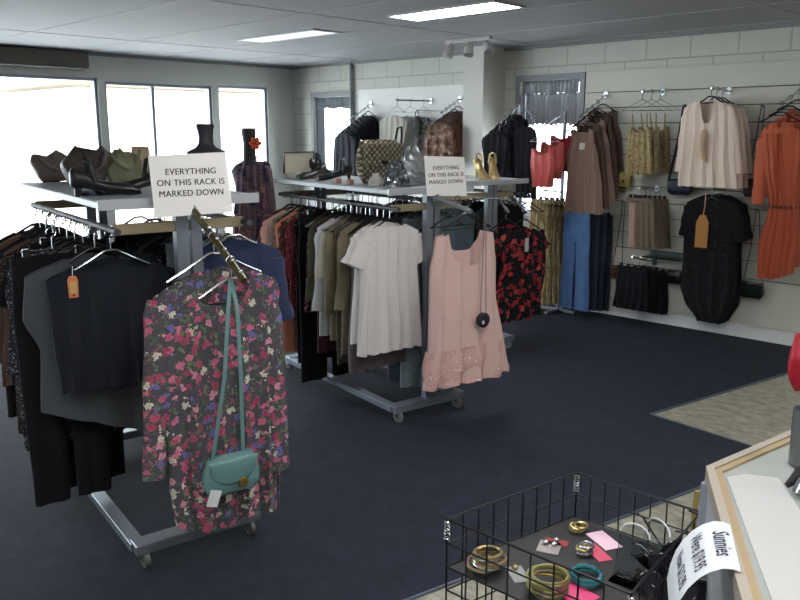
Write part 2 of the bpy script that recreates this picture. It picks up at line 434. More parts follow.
# lace pelmet curtains
def lace(name, a):
    m = plain(name, 'a4aab0', .9); nt = m.node_tree; N, L = nt.nodes, nt.links; b = N['Principled BSDF']
    g = N.new('ShaderNodeNewGeometry'); wv = N.new('ShaderNodeTexWave'); wv.inputs['Scale'].default_value = 9; L.new(g.outputs['Position'], wv.inputs['Vector'])
    mr = N.new('ShaderNodeMapRange'); mr.inputs['To Min'].default_value = a*.93; mr.inputs['To Max'].default_value = a; L.new(wv.outputs['Fac'], mr.inputs['Value']); L.new(mr.outputs[0], b.inputs['Alpha'])
    return m
lc = lace('lace', .96)
def curtain(x0, x1, z0, z1, label, y=YB+.02, amp=.012, mat=None, group=None):
    vs = []; fs = []; n = 80
    for j, z in enumerate((z1, (z0+z1)/2, z0)):
        for i in range(n+1):
            x = x0+(x1-x0)*i/n; vs.append((x, y+amp*math.sin(i*1.1)*(.5+.5*j), z+(.012*math.sin(i*.9) if j == 2 else 0)))
    for j in range(2):
        for i in range(n): fs.append((j*(n+1)+i, j*(n+1)+i+1, (j+1)*(n+1)+i+1, (j+1)*(n+1)+i))
    o = MB().add(vs, fs).build('curtain', mat or lc); so = o.modifiers.new('thickness', 'SOLIDIFY'); so.thickness = .002
    tag(o, label, 'curtain', group); return o
curtain(w3[0]+.03, w3[1]-.03, 1.93, 2.06, 'pale lace pelmet across the top of the small window by the corner')
curtain(w3[0]+.03, w3[0]+.17, 1.0, 1.93, 'grey net curtain drawn to the corner side of the small window')
curtain(w4[0]+.03, w4[1]-.03, 2.0, 2.125, 'gathered lace pelmet on the window beside the pillar')
curtain(w4[0]+.03, w4[1]-.03, 1.72, 2.01, 'grey net curtain half way down the window beside the pillar', y=YB+.045, mat=lace('net', 1.0))

# pelmet box
o = MB().box(XL, XL+.16, Y0, 3.81, 2.275, 2.44, .006).build('blind_box', plain('brown_board', '5e5850', .6, 0, .15, 5))
tag(o, 'long brown box fixed above the wide shop window under the ceiling', 'blind box')
# daylight outside: pale paving and a pale house across the way
struct(MB().box(-30, XL-.16, -14, 16, -.3, -.1).box(XL-.16, 14, YB+.16, 22, -.3, -.1).build('ground', plain('paving', 'd8d8d4', .8), smooth=False))
hr = empty('house', (-16, 8.2, -.1), 0, 'pale house with a low roof across the street outside the glass door', 'house')
MB().box(-1.5, 1.5, -1.6, 3.6, 0, 2.6).build('wall', plain('house_wall', 'e6dccb', .8), hr, smooth=False)
MB().add([(-2, -2.1, 2.55), (2, -2.1, 2.55), (2, 4.1, 2.55), (-2, 4.1, 2.55), (0, -1.2, 3.6), (0, 3.4, 3.6)],
         [(0, 3, 2, 1), (0, 1, 4), (1, 2, 5, 4), (2, 3, 5), (3, 0, 4, 5)]).build('roof', plain('house_roof', '55493c', .8), hr, smooth=False)
MB().box(1.5, 1.54, .6, 1.8, 1.3, 2.0).build('window', plain('house_window', '80848a', .3), hr, smooth=False)

# ceiling troffers: the first two are in view, the rest are added fill
def troffer(x0, x1, y0, y1, on, label):
    r = empty('ceiling_light', ((x0+x1)/2, (y0+y1)/2, HC), 0, label, 'ceiling light', 'fluorescent troffers')
    a, b_ = (x1-x0)/2, (y1-y0)/2; f = MB(); t = .02
    f.box(-a, a, -b_, -b_+t, -.012, 0).box(-a, a, b_-t, b_, -.012, 0).box(-a, -a+t, -b_+t, b_-t, -.012, 0).box(a-t, a, -b_+t, b_-t, -.012, 0)
    f.build('frame', plain('troffer_frame', 'c4c6ca', .5), r, smooth=False)
    MB().box(-a+t, a-t, -b_+t, b_-t, -.009, -.003).build('diffuser', on, r, smooth=False)
lit = glow('lit_diffuser', 'fdfbfa', 14); dim = glow('unlit_diffuser_glow', 'd8dce6', .42)  # dim: emission put on an unlit diffuser to lift its tone
troffer(-4.17, -3.22, 4.14, 4.47, lit, 'lit white fluorescent ceiling light with glowing diffuser')
troffer(-6.15, -5.10, 4.25, 4.55, dim, 'unlit pale fluorescent ceiling light, faint glow added, nearer the windows')
troffer(-.6, .35, 4.14, 4.47, lit, 'added unseen ceiling fill light near the slatted wall')  # added out of view to brighten the slat wall
troffer(-.9, .05, .8, 1.13, lit, 'added unseen ceiling fill light above the counter')  # unseen, added as front fill on the near things
troffer(-2.0, -1.05, 2.3, 2.63, lit, 'added unseen ceiling fill light over the open carpet')  # unseen, added to light the fronts of the second rack
troffer(.2, 1.15, -.9, -.57, lit, 'added unseen ceiling fill light behind the counter')  # added behind the camera for more frontal light
troffer(-2.2, -1.25, -.6, -.27, lit, 'added unseen ceiling fill light over the floor before the front rack')  # unseen, added to fill the front rack
troffer(.9, 1.85, 2.3, 2.63, lit, 'added unseen ceiling fill light beyond the counter')  # unseen, added for more light from the counter side
# track with three spots
tr = empty('spotlight_track', (-4.64, 5.61, HC), 0, 'white ceiling track carrying three small spotlights near the pillar', 'spotlights')
wp = plain('white_enamel', 'c6c6c4', .35)
MB().box(-.25, .25, -.02, .02, -.03, 0, .004).build('track', wp, tr)
for x, ax_ in ((-.2, (-.25, -.3, -1)), (.02, (.1, -.35, -1)), (.21, (.55, -.3, -.8))):
    d_ = Vector(ax_).normalized(); p = Vector((x, 0, -.045))
    s = MB(); s.tube([(x, 0, -.03), p+Vector((0, 0, -.03))], .01, 8)
    q = p+Vector((0, 0, -.03)); s.tube([q-d_*.035, q-d_*.02, q+d_*.03, q+d_*.075], [.022, .032, .038, .048], 16)
    o = s.build('lamp_head', wp, tr)
    MB().tube([q+d_*.0752, q+d_*.078], .04, 16).build('bulb_face', plain('lamp_glass', '8a8c90', .2), o)

# slatted display wall
sl = plain('slat_white', 'c9cabf', .45, 0, .03, 4)
gro = [1.995, 1.862, 1.728, 1.592, 1.457, 1.322, 1.187, 1.052, .925, .78, .642, .495]
mb = MB(); z = 2.18; SX0, SX1 = -3.985, X1
for gz_ in gro: mb.box(SX0, SX1, YB-.03, YB-.012, gz_+.0035, z, .001); z = gz_-.0035
mb.box(SX0, SX1, YB-.03, YB-.012, .12, z, .002)
panel = empty('slatwall_panel', (0, 0, 0), 0, 'long off white slatted display board on the back wall', 'slat board')
mb.build('board', sl, panel)
MB().box(SX0, SX1, YB-.012, YB-.002, .12, 2.18).build('groove_back', plain('groove', '46463f', .6), panel, smooth=False)
struct(MB().box(-4.0, X1, YB-.02, YB, 0, .12).build('baseboard_back', plain('skirting', 'd6d8d8', .5), smooth=False))
struct(MB().box(XL, -5.16, YB-.02, YB, 0, .12).build('baseboard_back', plain('skirting', 'd6d8d8', .5), smooth=False))

# light
w = bpy.data.worlds.new('daylight'); sc.world = w; w.use_nodes = True; nt = w.node_tree; bg = nt.nodes['Background']
bg.inputs[0].default_value = (.95, .975, 1, 1); bg.inputs[1].default_value = 5.5
def portal(loc, rot, sx, sy):
    l = bpy.data.lights.new('sky_portal', 'AREA'); l.shape = 'RECTANGLE'; l.size = sx; l.size_y = sy; l.cycles.is_portal = True
    o = bpy.data.objects.new('sky_portal', l); col.objects.link(o); o.location = loc; o.rotation_euler = rot
for a0, a1, z0, z1 in WIN: portal((XL-.14, (a0+a1)/2, (z0+z1)/2), (0, -PI/2, 0), z1-z0, a1-a0)
for a0, a1, z0, z1 in (w3, w4): portal(((a0+a1)/2, YB+.14, (z0+z1)/2), (-PI/2, 0, 0), a1-a0, z1-z0)
sc.view_settings.view_transform = 'Standard'; sc.view_settings.look = 'None'; sc.view_settings.gamma = 1; sc.view_settings.exposure = 1.05
sc.view_settings.use_curve_mapping = False
sc.cycles.use_denoising = True; sc.cycles.max_bounces = 10; sc.cycles.diffuse_bounces = 5; sc.cycles.transparent_max_bounces = 24
sc.cycles.sample_clamp_indirect = 6; sc.cycles.caustics_reflective = False; sc.cycles.caustics_refractive = False
# ================================================================== clothes racks
ANG = math.radians(80)
Wv = Vector((math.cos(ANG), math.sin(ANG), 0)); Lv = Vector((-math.sin(ANG), math.cos(ANG), 0))
def RP(O, l): return Plane(Vector((O[0], O[1], 0))+Lv*l, ANG)
O1, O2, O3 = (-2.62, 1.55), (-3.02, 3.36), (-3.62, 4.68)
def rack(O, zs, ln, label, hw=.3, bw=.24, arm=None, posts=.03, zr=.11, ang=ANG):
    r = empty('clothes_rack', (O[0], O[1], 0), ang, label, 'clothes rack', 'wheeled clothes racks')
    MB().box(-hw, hw, 0, ln, zs-.032, zs-.004, .004).build('shelf', plain('shelf_grey', '9ba0a5', .45, .1), r)
    MB().box(-hw-.004, hw+.004, -.006, -.0005, zs-.036, zs+.002, .002).build('shelf_edge', plain('edge_silver', 'b4bac0', .3, .4), r)
    for y in (.02, ln-.06):
        p = MB(); p.box(posts-.052, posts-.006, y, y+.04, .1, zs-.032, .003); p.box(posts+.006, posts+.046, y, y+.04, .1, zs-.032, .003)
        p.build('post', steel, r)
        c = MB(); c.box(-bw-.02, bw+.02, y-.03, y+.05, .066, .108, .004); c.build('base_bar', steel, r)
        MB().box(-.25, .25, y+.01, y+.03, zs-zr-.02, zs-zr+.02, .003).build('cross_bar', plain('bar_brass', '9c8f74', .4, .5), r)
    for s in (-1, 1):
        MB().box(s*bw-.028, s*bw+.028, .03, ln-.03, .068, .104, .003).build('base_rail', steel, r)
        MB().tube([(s*.25, -.03, zs-zr), (s*.25, ln+.01, zs-zr)], .0125, 12).build('hanging_rail', plain('rail_dark', '3c3e42', .6, .2), r)
        for y in (.0, ln-.02):
            wmb = MB(); c = (s*(bw-.02), y+.02, .038)
            fork = MB(); fork.box(c[0]-.018, c[0]-.014, c[1]-.012, c[1]+.012, .036, .08).box(c[0]+.014, c[0]+.018, c[1]-.012, c[1]+.012, .036, .08).box(c[0]-.018, c[0]+.018, c[1]-.014, c[1]+.014, .07, .077)
            f = fork.build('castor', chrome, r)
            wmb.tube([(c[0]-.011, c[1], .038), (c[0]-.009, c[1], .038), (c[0]+.009, c[1], .038), (c[0]+.011, c[1], .038)], [.034, .038, .038, .034], 20).build('wheel', plain('castor_rubber', '6d6f6c', .4), f)
            MB().tube([(c[0]-.0125, c[1], .038), (c[0]+.0125, c[1], .038)], .012, 12).build('hub', chrome, f)
    return r
r1 = rack(O1, 1.42, 1.3, 'wheeled grey metal clothes rack with bags on its shelf and floral dress at its end')
r2 = rack(O2, 1.35, 1.35, 'wheeled grey metal clothes rack with white tops and pink dress, quilted bag on shelf')
r3 = rack(O3, 1.31, 1.2, 'grey metal clothes rack behind the pink dress with gold shoes on its shelf', hw=.36)
# sloping end arms with ball stops
def end_arm(r, a, b_, n=7, mat=None):
    mat = mat or plain('bronze_arm', '5f583c', .35, .7)
    o = MB().tube([a, b_], .013, 8).build('display_arm', mat, r)
    for i in range(n):
        t = (i+.6)/n; p = Vector(a)+(Vector(b_)-Vector(a))*t; MB().ball(p+Vector((0, 0, .016)), .008, 8).build('ball_stop', chrome, o)
    return o
A0, A1 = Vector((.03, -.0, 1.385)), Vector((.075, -.34, 1.15))
end_arm(r1, A0, A1)
B0, B1 = Vector((.0, 0, 1.30)), Vector((.03, -.3, 1.235))
end_arm(r2, B0, B1, 4, steel)
MB().box(.0, .30, -.02, -.012, 1.27, 1.30, .002).build('cross_bar', plain('bar_brass', '9c8f74'), r2)

# ---- signs
ink = plain('sign_ink', '3a3a40', .7)
def text(body, size, mat, parent, loc, rot, name='lettering', bold=.0, font_align='CENTER', sp=1, sx=1):
    c = bpy.data.curves.new(name, 'FONT'); c.body = body; c.size = size; c.align_x = font_align; c.align_y = 'CENTER'
    c.extrude = .0003; c.offset = bold; c.space_line = sp; c.space_character = 1.06; c.materials.append(mat)
    t = bpy.data.objects.new('t', c); col.objects.link(t); me = bpy.data.meshes.new_from_object(t.evaluated_get(bpy.context.evaluated_depsgraph_get())); bpy.data.objects.remove(t)
    import bmesh
    bm = bmesh.new()
    for dx in (0, .0009):
        n0 = len(bm.verts); bm.from_mesh(me); bm.verts.ensure_lookup_table()
        for v in bm.verts[n0:]: v.co.x += dx; v.co.z += dx*.1
    bm.to_mesh(me); bm.free()
    me.materials.clear(); me.materials.append(mat)
    o = bpy.data.objects.new(name, me); col.objects.link(o); o.parent = parent; o.location = loc; o.rotation_euler = rot; o.scale = (sx, 1, 1); return o
paper = plain('sign_paper', 'f2f0ee', .6)
def sign(O, l, c4, label, s):
    pl = RP(O, l); P = [pl.uz(*c) for c in c4]      # tl tr br bl
    cu = sum(p[0] for p in P)/4; cz = sum(p[1] for p in P)/4
    r = empty('paper_sign', pl.at(cu, cz), ANG, label, 'sign', 'marked down signs')
    mb = MB(); q = [(p[0]-cu, p[1]-cz) for p in P]
    vs = [(x, -.001, z) for x, z in q]+[(x, .001, z) for x, z in q]
    mb.add(vs, [(0, 3, 2, 1), (4, 5, 6, 7), (0, 1, 5, 4), (1, 2, 6, 5), (2, 3, 7, 6), (3, 0, 4, 7)]).build('card', paper, r, smooth=False)
    wd = q[1][0]-q[0][0]; tilt = math.atan2(q[1][1]-q[0][1], q[1][0]-q[0][0])
    text('EVERYTHING\nON THIS RACK IS\nMARKED DOWN', wd*.108*s, ink, r, (0, -.0016, wd*.03), (PI/2, 0, 0), bold=.0, sp=1.25)
    return r
sign(O1, -.03, ((148, 156), (225, 152), (233, 212), (155, 218)), 'large white EVERYTHING ON THIS RACK IS MARKED DOWN sign over the floral dress', 1.0)
sign(O2, -.03, ((424, 156), (464, 157), (467, 196), (427, 196)), 'small white EVERYTHING ON THIS RACK IS MARKED DOWN sign above the pink dress', 1.0)

# ---- fabrics
floral = printed('floral_dress', '4c4a52', ['b05470', 'c4708a', '6c68a4', 'cc8c9e', 'c8c4b4', 'a04860', '4c4a52', 'b86480'], 31, .44, 52, ['55654f', '46554a', '6a7a5c', '5a4a58'], .45)
fl_red = printed('floral_red', '17161c', ['a83438', 'b04440', '17161c', 'b8504c', '8c2c34', '962f34', '17161c'], 19, .48, 40, ['2a3a2c', '17161c', '17161c'], .35)
fl_brown = printed('floral_brown', '5c3f38', ['a0605a', 'c08878', '7a4a40', '9a8a6a'], 50, .4, 80, ['3c2c2a', '5a5a40'], .4)
fl_grey = printed('floral_grey', '8e8c86', ['6a7468', 'a87a7a', 'b8b4a8'], 50, .4)
fl_pink = printed('floral_pinkblack', '1c1a20', ['b85a78', 'd08aa0', '8a4a60'], 60, .4)
speck = printed('speckle', '2a2c34', ['9a9ca2', '6c6e76', 'a0a2a8', '4a4c54'], 90, .36)
speck2 = printed('speckle_tan', '1c1a1c', ['8a7c60', '6a5c48', 'a09070'], 140, .34)
redprint = printed('red_print', '6c2a38', ['8a4450', '4c1c2a', 'a05a62'], 90, .4)
purp = printed('purple_print', '4a4450', ['6a5a6c', '3a3440', '7a6c70'], 80, .4)
olive_lace = printed('olive_lace', '5a5844', ['46442f', '78745a'], 90, .4)
check = printed('blue_check', '3a5478', ['6a8ab0', '20304c', '9ab0cc'], 60, .45)
C = dict(black=black_cloth, ink=cloth('ink_cloth', '1b1f2a'), char=cloth('charcoal_cloth', '4a4e54'), navy=cloth('navy_cloth', '2a3450'), white=cloth('white_cloth', 'dcd8d6', noise=.03),
         white2=cloth('bluewhite_cloth', 'ccd0d6', noise=.03), cream=cloth('cream_cloth', 'ccc4b4', noise=.04), khaki=cloth('khaki_cloth', '857a64'), taupe=cloth('taupe_cloth', '6a6060'),
         olive=cloth('olive_cloth', '55533f'), peach=cloth('peach_cloth', 'e2967a'), pale=cloth('palepink_cloth', 'e4b8aa'), maroon=cloth('maroon_cloth', '4c2430'), brown=cloth('brown_cloth', '6a5248'),
         jean=cloth('denim_blue', '53646f', noise=.3, scale=25), ljean=cloth('denim_grey', '76848c', noise=.15, scale=20), tan=cloth('tan_cloth', '8a7a60'), purple=cloth('purple_cloth', '5a2a6c'))

JR = random.Random(5)
def jit(p, go=1, a=.06): return Plane(p.o, p.ang+(JR.uniform(-a, a) if go else 0))
def bare(O, z, w0, ls, where, w=.19):
    for i, l in enumerate(ls):
        hanger(jit(RP(O, l), 1, .2), w0+JR.uniform(-.02, .02), z, '', 'tri', w, hookmat=black_plastic if i % 4 else chrome, label=f'bare black clothes hanger among the clothes on the {where}')
# ---- front rack, window-side rail
def P1(l): return RP(O1, l)
ZR1 = 1.29
pl = P1(.12)
wear('top', 'blouse', 'black loose blouse with a tan swing tag, first on the front rack', 'blouse', pl, -.235, ZR1, C['ink'], 'black tagged blouse on the front rack', seed=3, sleeves=0,
     rows=[(-.07, -.2, .2), (-.14, -.235, .235), (-.3, -.225, .225), (-.57, -.215, .23)], neck=.12, dip=.045, amp=.011, k=8, dep=.03, hk='tri', hookmat=chrome, hmat=chrome, hcol='silver')
tg = empty('swing_tag', P1(.085).at(-.385, 1.185), ANG, 'small tan and orange swing tag pinned on the black blouse', 'price tag', 'swing tags')
MB().prism([(-.016, 0), (.016, 0), (.018, .065), (.01, .078), (-.01, .078), (-.018, .065)], -.001, .001).xf(Matrix.Translation((0, 0, -.11)) @ Matrix.Rotation(PI/2, 4, 'X')).build('card', plain('tag_orange', 'c87850', .6), tg)
MB().box(-.011, .011, -.0025, -.0012, -.095, -.05).build('label_patch', plain('tag_tan', 'c4a060', .6), tg)
MB().ball((0, -.003, -.101), .004).build('stud', darkmetal, tg)
MB().tube([(0, 0, -.035), (.003, .0, -.01), (.006, .012, .0)], .0012, 5).build('string', white_paint, tg)
o = wear('top', 'tee_shirt', 'charcoal wide tee shirt hanging longer under the black blouse', 'tee shirt', P1(.2), -.27, ZR1, C['char'], 'charcoal wide tee shirt', seed=5, sleeves=0,
     rows=[(-.06, -.17, .17), (-.14, -.25, .2), (-.3, -.27, .2), (-.42, -.22, .2), (-.66, -.235, .24), (-.84, -.2, .24)], neck=.1, dip=.04, amp=.006, k=4, dep=.03,
     hem=lambda u: .09-.1*u if u < 1 else 0)
wear('trousers', 'trousers', 'black trousers with legs showing below the charcoal tee', 'trousers', P1(.28), -.4, ZR1, C['black'], 'black trousers below the charcoal tee', w=.145, length=.96, flare=.92, hk='clip', seed=8, hcol='silver clip')
prev = 'black trousers'
seq = [(.36, 'top', 'jumper', 'black ribbed jumper', C['black'], .17, .5, 0), (.45, 'top', 'cardigan', 'grey speckled knit cardigan', speck, .25, .68, .4),
       (.53, 'top', 'tunic', 'grey speckled long tunic', speck, .24, .84, 0), (.61, 'trousers', 'trousers', 'black narrow leggings', C['black'], .15, 1.05, 0),
       (.69, 'top', 'dress', 'black jersey dress', C['black'], .2, .95, .2), (.77, 'top', 'tunic', 'tan speckled lurex tunic', speck2, .21, .85, .2),
       (.85, 'top', 'shirt', 'dark brown shirt', C['brown'], .2, .7, .5), (.93, 'top', 'blouse', 'ink blue blouse', C['ink'], .2, .68, .2),
       (1.01, 'top', 'jacket', 'dull brown jacket', C['brown'], .22, .7, .5), (1.09, 'top', 'shirt', 'tan printed shirt', C['tan'], .2, .66, .45), (1.17, 'top', 'dress', 'black sleeveless dress', C['black'], .2, .9, 0)]
for i, (l, k, nm, d_, mt, w_, ln, slv) in enumerate(seq):
    wear(k, nm, f'{d_} on the front rack, hanging behind the {prev}', nm.replace('_', ' '), jit(P1(l)), -.27-(i % 3)*.01, ZR1, mt, f'{d_} on the front rack', w=w_, length=ln, seed=20+i, sleeves=slv,
         hk='clip' if k == 'trousers' else 'tri', hcol='silver clip' if k == 'trousers' else 'black plastic', amp=.01)
    prev = d_
# extra empty-looking hooks glinting between the clothes
bare(O1, ZR1, -.25, [.24, .32, .405, .49, .57, .65, .73, .81, .89, .97, 1.05, 1.13, 1.22], 'window side rail of the front rack')
bare(O1, ZR1, .25, [.165, .26, .365, .48, .51, .6, .65, .76, .82, .94, 1.0, 1.12, 1.2], 'shop side rail of the front rack')
# ---- front rack, shop-side rail
prev = None
seq = [(.12, 'top', 'jumper', 'navy blue knitted jumper', C['navy'], .2, .44, .3), (.21, 'top', 'shirt', 'blue checked long shirt', check, .2, 1.02, 0),
       (.31, 'trousers', 'jeans', 'pale blue jeans', C['ljean'], .16, 1.05, 0), (.42, 'top', 'dress', 'black crepe dress', C['black'], .2, .9, 0),
       (.55, 'top', 'shirt', 'dark speckled shirt', speck, .2, .7, .3), (.7, 'top', 'tunic', 'charcoal tunic', C['char'], .2, .75, .2), (.88, 'top', 'dress', 'ink blue dress', C['ink'], .2, .9, 0), (1.06, 'top', 'blouse', 'black gauze blouse', C['black'], .2, .6, .2)]
for i, (l, k, nm, d_, mt, w_, ln, slv) in enumerate(seq):
    lab = f'{d_} on the front rack behind the floral dress' if not prev else f'{d_} on the front rack, next behind the {prev}'
    wear(k, nm, lab, nm, jit(P1(l), i), (.25 if i == 0 else .25 if i != 2 else .2), ZR1 if i else 1.31, mt, f'{d_} on the front rack', w=w_, length=ln, seed=50+i, sleeves=slv, neck=.1, hk='clip' if k == 'trousers' else 'tri',
         hmat=chrome if i == 0 else None, hcol='silver' if i == 0 else 'silver clip' if k == 'trousers' else 'black plastic')
    prev = d_

# ---- the two floral dresses on the end arm
def arm_z(l, a=A0, b=A1): t = (l-a.y)/(b.y-a.y); return a.z+(b.z-a.z)*t+.004, a.x+(b.x-a.x)*t
for l, first in ((-.15, 0), (-.26, 1)):
    z, u = arm_z(l); pl = P1(l)
    if first:
        rows = px_rows(pl, u, z, [(266, 160, 272), (300, 152, 280), (330, 160, 274), (400, 160, 274), (460, 166, 276), (519, 176, 277)])
    else:
        rows = px_rows(pl, u, z, [(262, 168, 272), (300, 164, 278), (330, 166, 276), (400, 166, 278), (460, 170, 280), (512, 176, 280)])
    cx = (rows[0][1]+rows[0][2])/2
    ex = []
    for s, pp in ((-1, ((158, 300), (153, 478))), (1, ((268, 302), (279, 468)))):
        a_, b_ = pl.uz(*pp[0]), pl.uz(*pp[1]); ex.append(('sleeve', sleeve_mb((a_[0]-u+s*-.0, -.005, a_[1]-z), (b_[0]-u, -.012, b_[1]-z), .05, .04, .42, 5+s, 0), floral))
    lab = 'long sleeved floral dress with teal bag, foremost at the end of the front rack' if first else 'second long sleeved floral dress, hung just behind the foremost one on the end arm'
    wear('top', 'dress', lab, 'dress', pl, u, z, floral, 'foremost floral dress' if first else 'second floral dress', rows=rows, neck=.1, dip=.13 if first else .04, amp=.013, k=6, dep=.034, hookmat=chrome, hmat=chrome if 1 else None, w=.2,
         hcol='silver', sleeves=0, hem=(lambda u_: -.02*math.cos(3*u_+1)-.025*u_), extra=ex, group='floral dresses on the end arm', seed=77+first)
    # black bars inside the neckline
# teal bag on its strap
pl = P1(-.325); z, u = arm_z(-.325); teal = plain('teal_leather', '5f8486', .45, 0, .12, 40, .2)
bu, bz = pl.uz(231, 473); bag = empty('handbag', pl.at(bu, bz), ANG, 'small teal shoulder bag with round gold clasp hanging over the floral dress', 'handbag')
def soft_box(w_, h_, d_, top=.8, n=40, bulge=.3, m=14, round_bottom=.3):
    vs = []; mb = MB()
    for j in range(m+1):
        t = j/m; z_ = h_*(.5-t); k = top+(1-top)*min(1, t*2.2); k *= 1-round_bottom*max(0, t-.65)**2*8
        dd = d_*(.25+.75*min(1, t*2.5))*(1-.5*max(0, t-.8)*3)
        for i in range(n):
            a = 2*PI*i/n; c, s = math.cos(a), math.sin(a)
            vs.append((math.copysign(abs(c)**.5, c)*w_/2*k, math.copysign(abs(s)**.6, s)*dd/2, z_+.006*math.sin(3*a)))
    f = [(j*n+i, (j+1)*n+i, (j+1)*n+(i+1) % n, j*n+(i+1) % n) for j in range(m) for i in range(n)]+[tuple(range(n)), tuple(range(m*n, m*n+n))[::-1]]
    return mb.add(vs, f)
soft_box(.215, .14, .05, .8).build('body', teal, bag)
fl = MB(); n = 24; vs = []; 
for j in range(8):
    t = j/7
    for i in range(n+1):
        x = -1+2*i/n; w_ = .094*(1-.05*t); lim = (1-.55*abs(x)**2.5)
        vs.append((x*w_, -.027-.006*math.sin(PI*min(1, t+.2)), .066-.1*t*lim))
fs = [(j*(n+1)+i, (j+1)*(n+1)+i, (j+1)*(n+1)+i+1, j*(n+1)+i+1) for j in range(7) for i in range(n)]
fo = fl.add(vs, fs).build('flap', teal, bag); fo.modifiers.new('thickness', 'SOLIDIFY').thickness = .003
MB().tube([(.03, -.036, -.03), (.03, -.043, -.03)], [.02, .016], 20).build('clasp', plain('antique_gold', '8a7440', .3, .9), bag)
P0 = Vector((u-.035, .012, z-.012)); loc0 = Vector((bu, 0, bz))
st = MB()
for s, ta in ((-1, -.07), (1, .05)):
    p0 = P0-loc0; p1 = Vector((ta, 0, .045)); mid = p0.lerp(p1, .5)
    q = [p0+Vector((s*.001, 0, 0)), p0.lerp(p1, .15)+Vector((s*.008, -.02, 0)), p0.lerp(p1, .5)+Vector((s*.0, -.03, 0)), p1]
    for i in range(3):
        a_, b2 = q[i], q[i+1]; hw = .007
        st.add([a_+Vector((-hw, -.001, 0)), a_+Vector((hw, -.001, 0)), b2+Vector((hw, -.001, 0)), b2+Vector((-hw, -.001, 0)), a_+Vector((-hw, .002, 0)), a_+Vector((hw, .002, 0)), b2+Vector((hw, .002, 0)), b2+Vector((-hw, .002, 0))],
               [(0, 3, 2, 1), (4, 5, 6, 7), (0, 4, 7, 3), (1, 2, 6, 5), (0, 1, 5, 4), (3, 7, 6, 2)])
st.build('strap', teal, bag, smooth=False)
tu, tz = pl.uz(209, 494)
tg = MB().box(-.021, .021, -.001, .001, -.03, .03).xf(Matrix.Rotation(.35, 4, 'Y')).build('swing_tag', plain('tag_white', 'c8ccd0', .6), None, P1(-.37).at(tu, tz), ANG)
tag(tg, 'plain white swing tag hanging in front of the teal bag', 'price tag', 'swing tags')

# ---- second rack, window-side rail, from the near end back
def P2(l): return RP(O2, l)
ZR2 = 1.24
seq = [(.08, 'top', 'blouse', 'white ruffle blouse', C['white'], .2, .76, .17), (.14, 'top', 'blouse', 'white keyhole blouse', C['white'], .2, .7, .17),
       (.205, 'tank', 'tank_top', 'grey lace hem tank top', C['taupe'], .19, .88, 0), (.27, 'top', 'cardigan', 'khaki cardigan', C['khaki'], .2, .8, .45),
       (.33, 'top', 'tunic', 'purple grey printed tunic', purp, .19, .83, 0), (.385, 'top', 'dress', 'olive lace dress', olive_lace, .19, .88, 0),
       (.43, 'top', 'shirt', 'khaki cotton shirt', C['khaki'], .2, .74, .5), (.48, 'top', 'blouse', 'cream chiffon blouse', C['cream'], .19, .6, .3),
       (.53, 'top', 'shirt', 'bluish white long shirt', C['white2'], .2, .74, .5), (.585, 'top', 'tunic', 'maroon tunic', C['maroon'], .19, .86, 0),
       (.64, 'top', 'shirt', 'dark olive shirt', C['olive'], .2, .6, .45), (.695, 'tank', 'tank_top', 'pink and black flowered tank top', fl_pink, .2, .62, 0),
       (.77, 'trousers', 'trousers', 'black wide trousers', C['black'], .2, 1.06, 0), (.84, 'top', 'dress', 'plain black dress', C['black'], .2, .98, 0),
       (.9, 'top', 'blouse', 'dark red printed blouse', redprint, .21, .7, .35), (.96, 'top', 'blouse', 'brown floral blouse', fl_brown, .21, .6, .3),
       (1.02, 'top', 'dress', 'peach orange long dress', C['peach'], .25, .95, 0), (1.08, 'top', 'blouse', 'grey floral blouse', fl_grey, .21, .6, .3),
       (1.15, 'top', 'shirt', 'pale pink shirt', C['pale'], .25, .62, .45), (1.23, 'top', 'tunic', 'dark brown floral tunic', fl_brown, .2, .8, .2)]
prev = None
for i, (l, k, nm, d_, mt, w_, ln, slv) in enumerate(seq):
    lab = f'{d_}, first on the second rack beside the pink dress' if not prev else f'{d_} on the second rack, directly behind the {prev}'
    o = wear(k, nm, lab, nm.replace('_', ' '), jit(P2(l), i > 2), -.235, ZR2, mt, f'{d_}', w=w_, length=ln, seed=90+i, sleeves=slv, hk='clip' if k == 'trousers' else 'tri', amp=.013 if i < 3 else .007, dep=.014 if i > 2 else .02, k=7 if i < 3 else 5,
         hcol='silver clip' if k == 'trousers' else 'black plastic', neck=.09, dip=.04, flare=1.12 if i < 3 else 1.0)
    prev = d_
bare(O2, ZR2, -.235, [.235, .3, .358, .41, .46, .505, .56, .61, .665, .73, .8, .87, .93, .99, 1.05, 1.11, 1.19], 'window side rail of the second rack')
bare(O2, ZR2, .24, [.15, .26, .38, .41, .49, .53, .56, .64, .68, .72, .8, .85, .9, 1.0, 1.05, 1.1, 1.2, 1.25], 'shop side rail of the second rack')
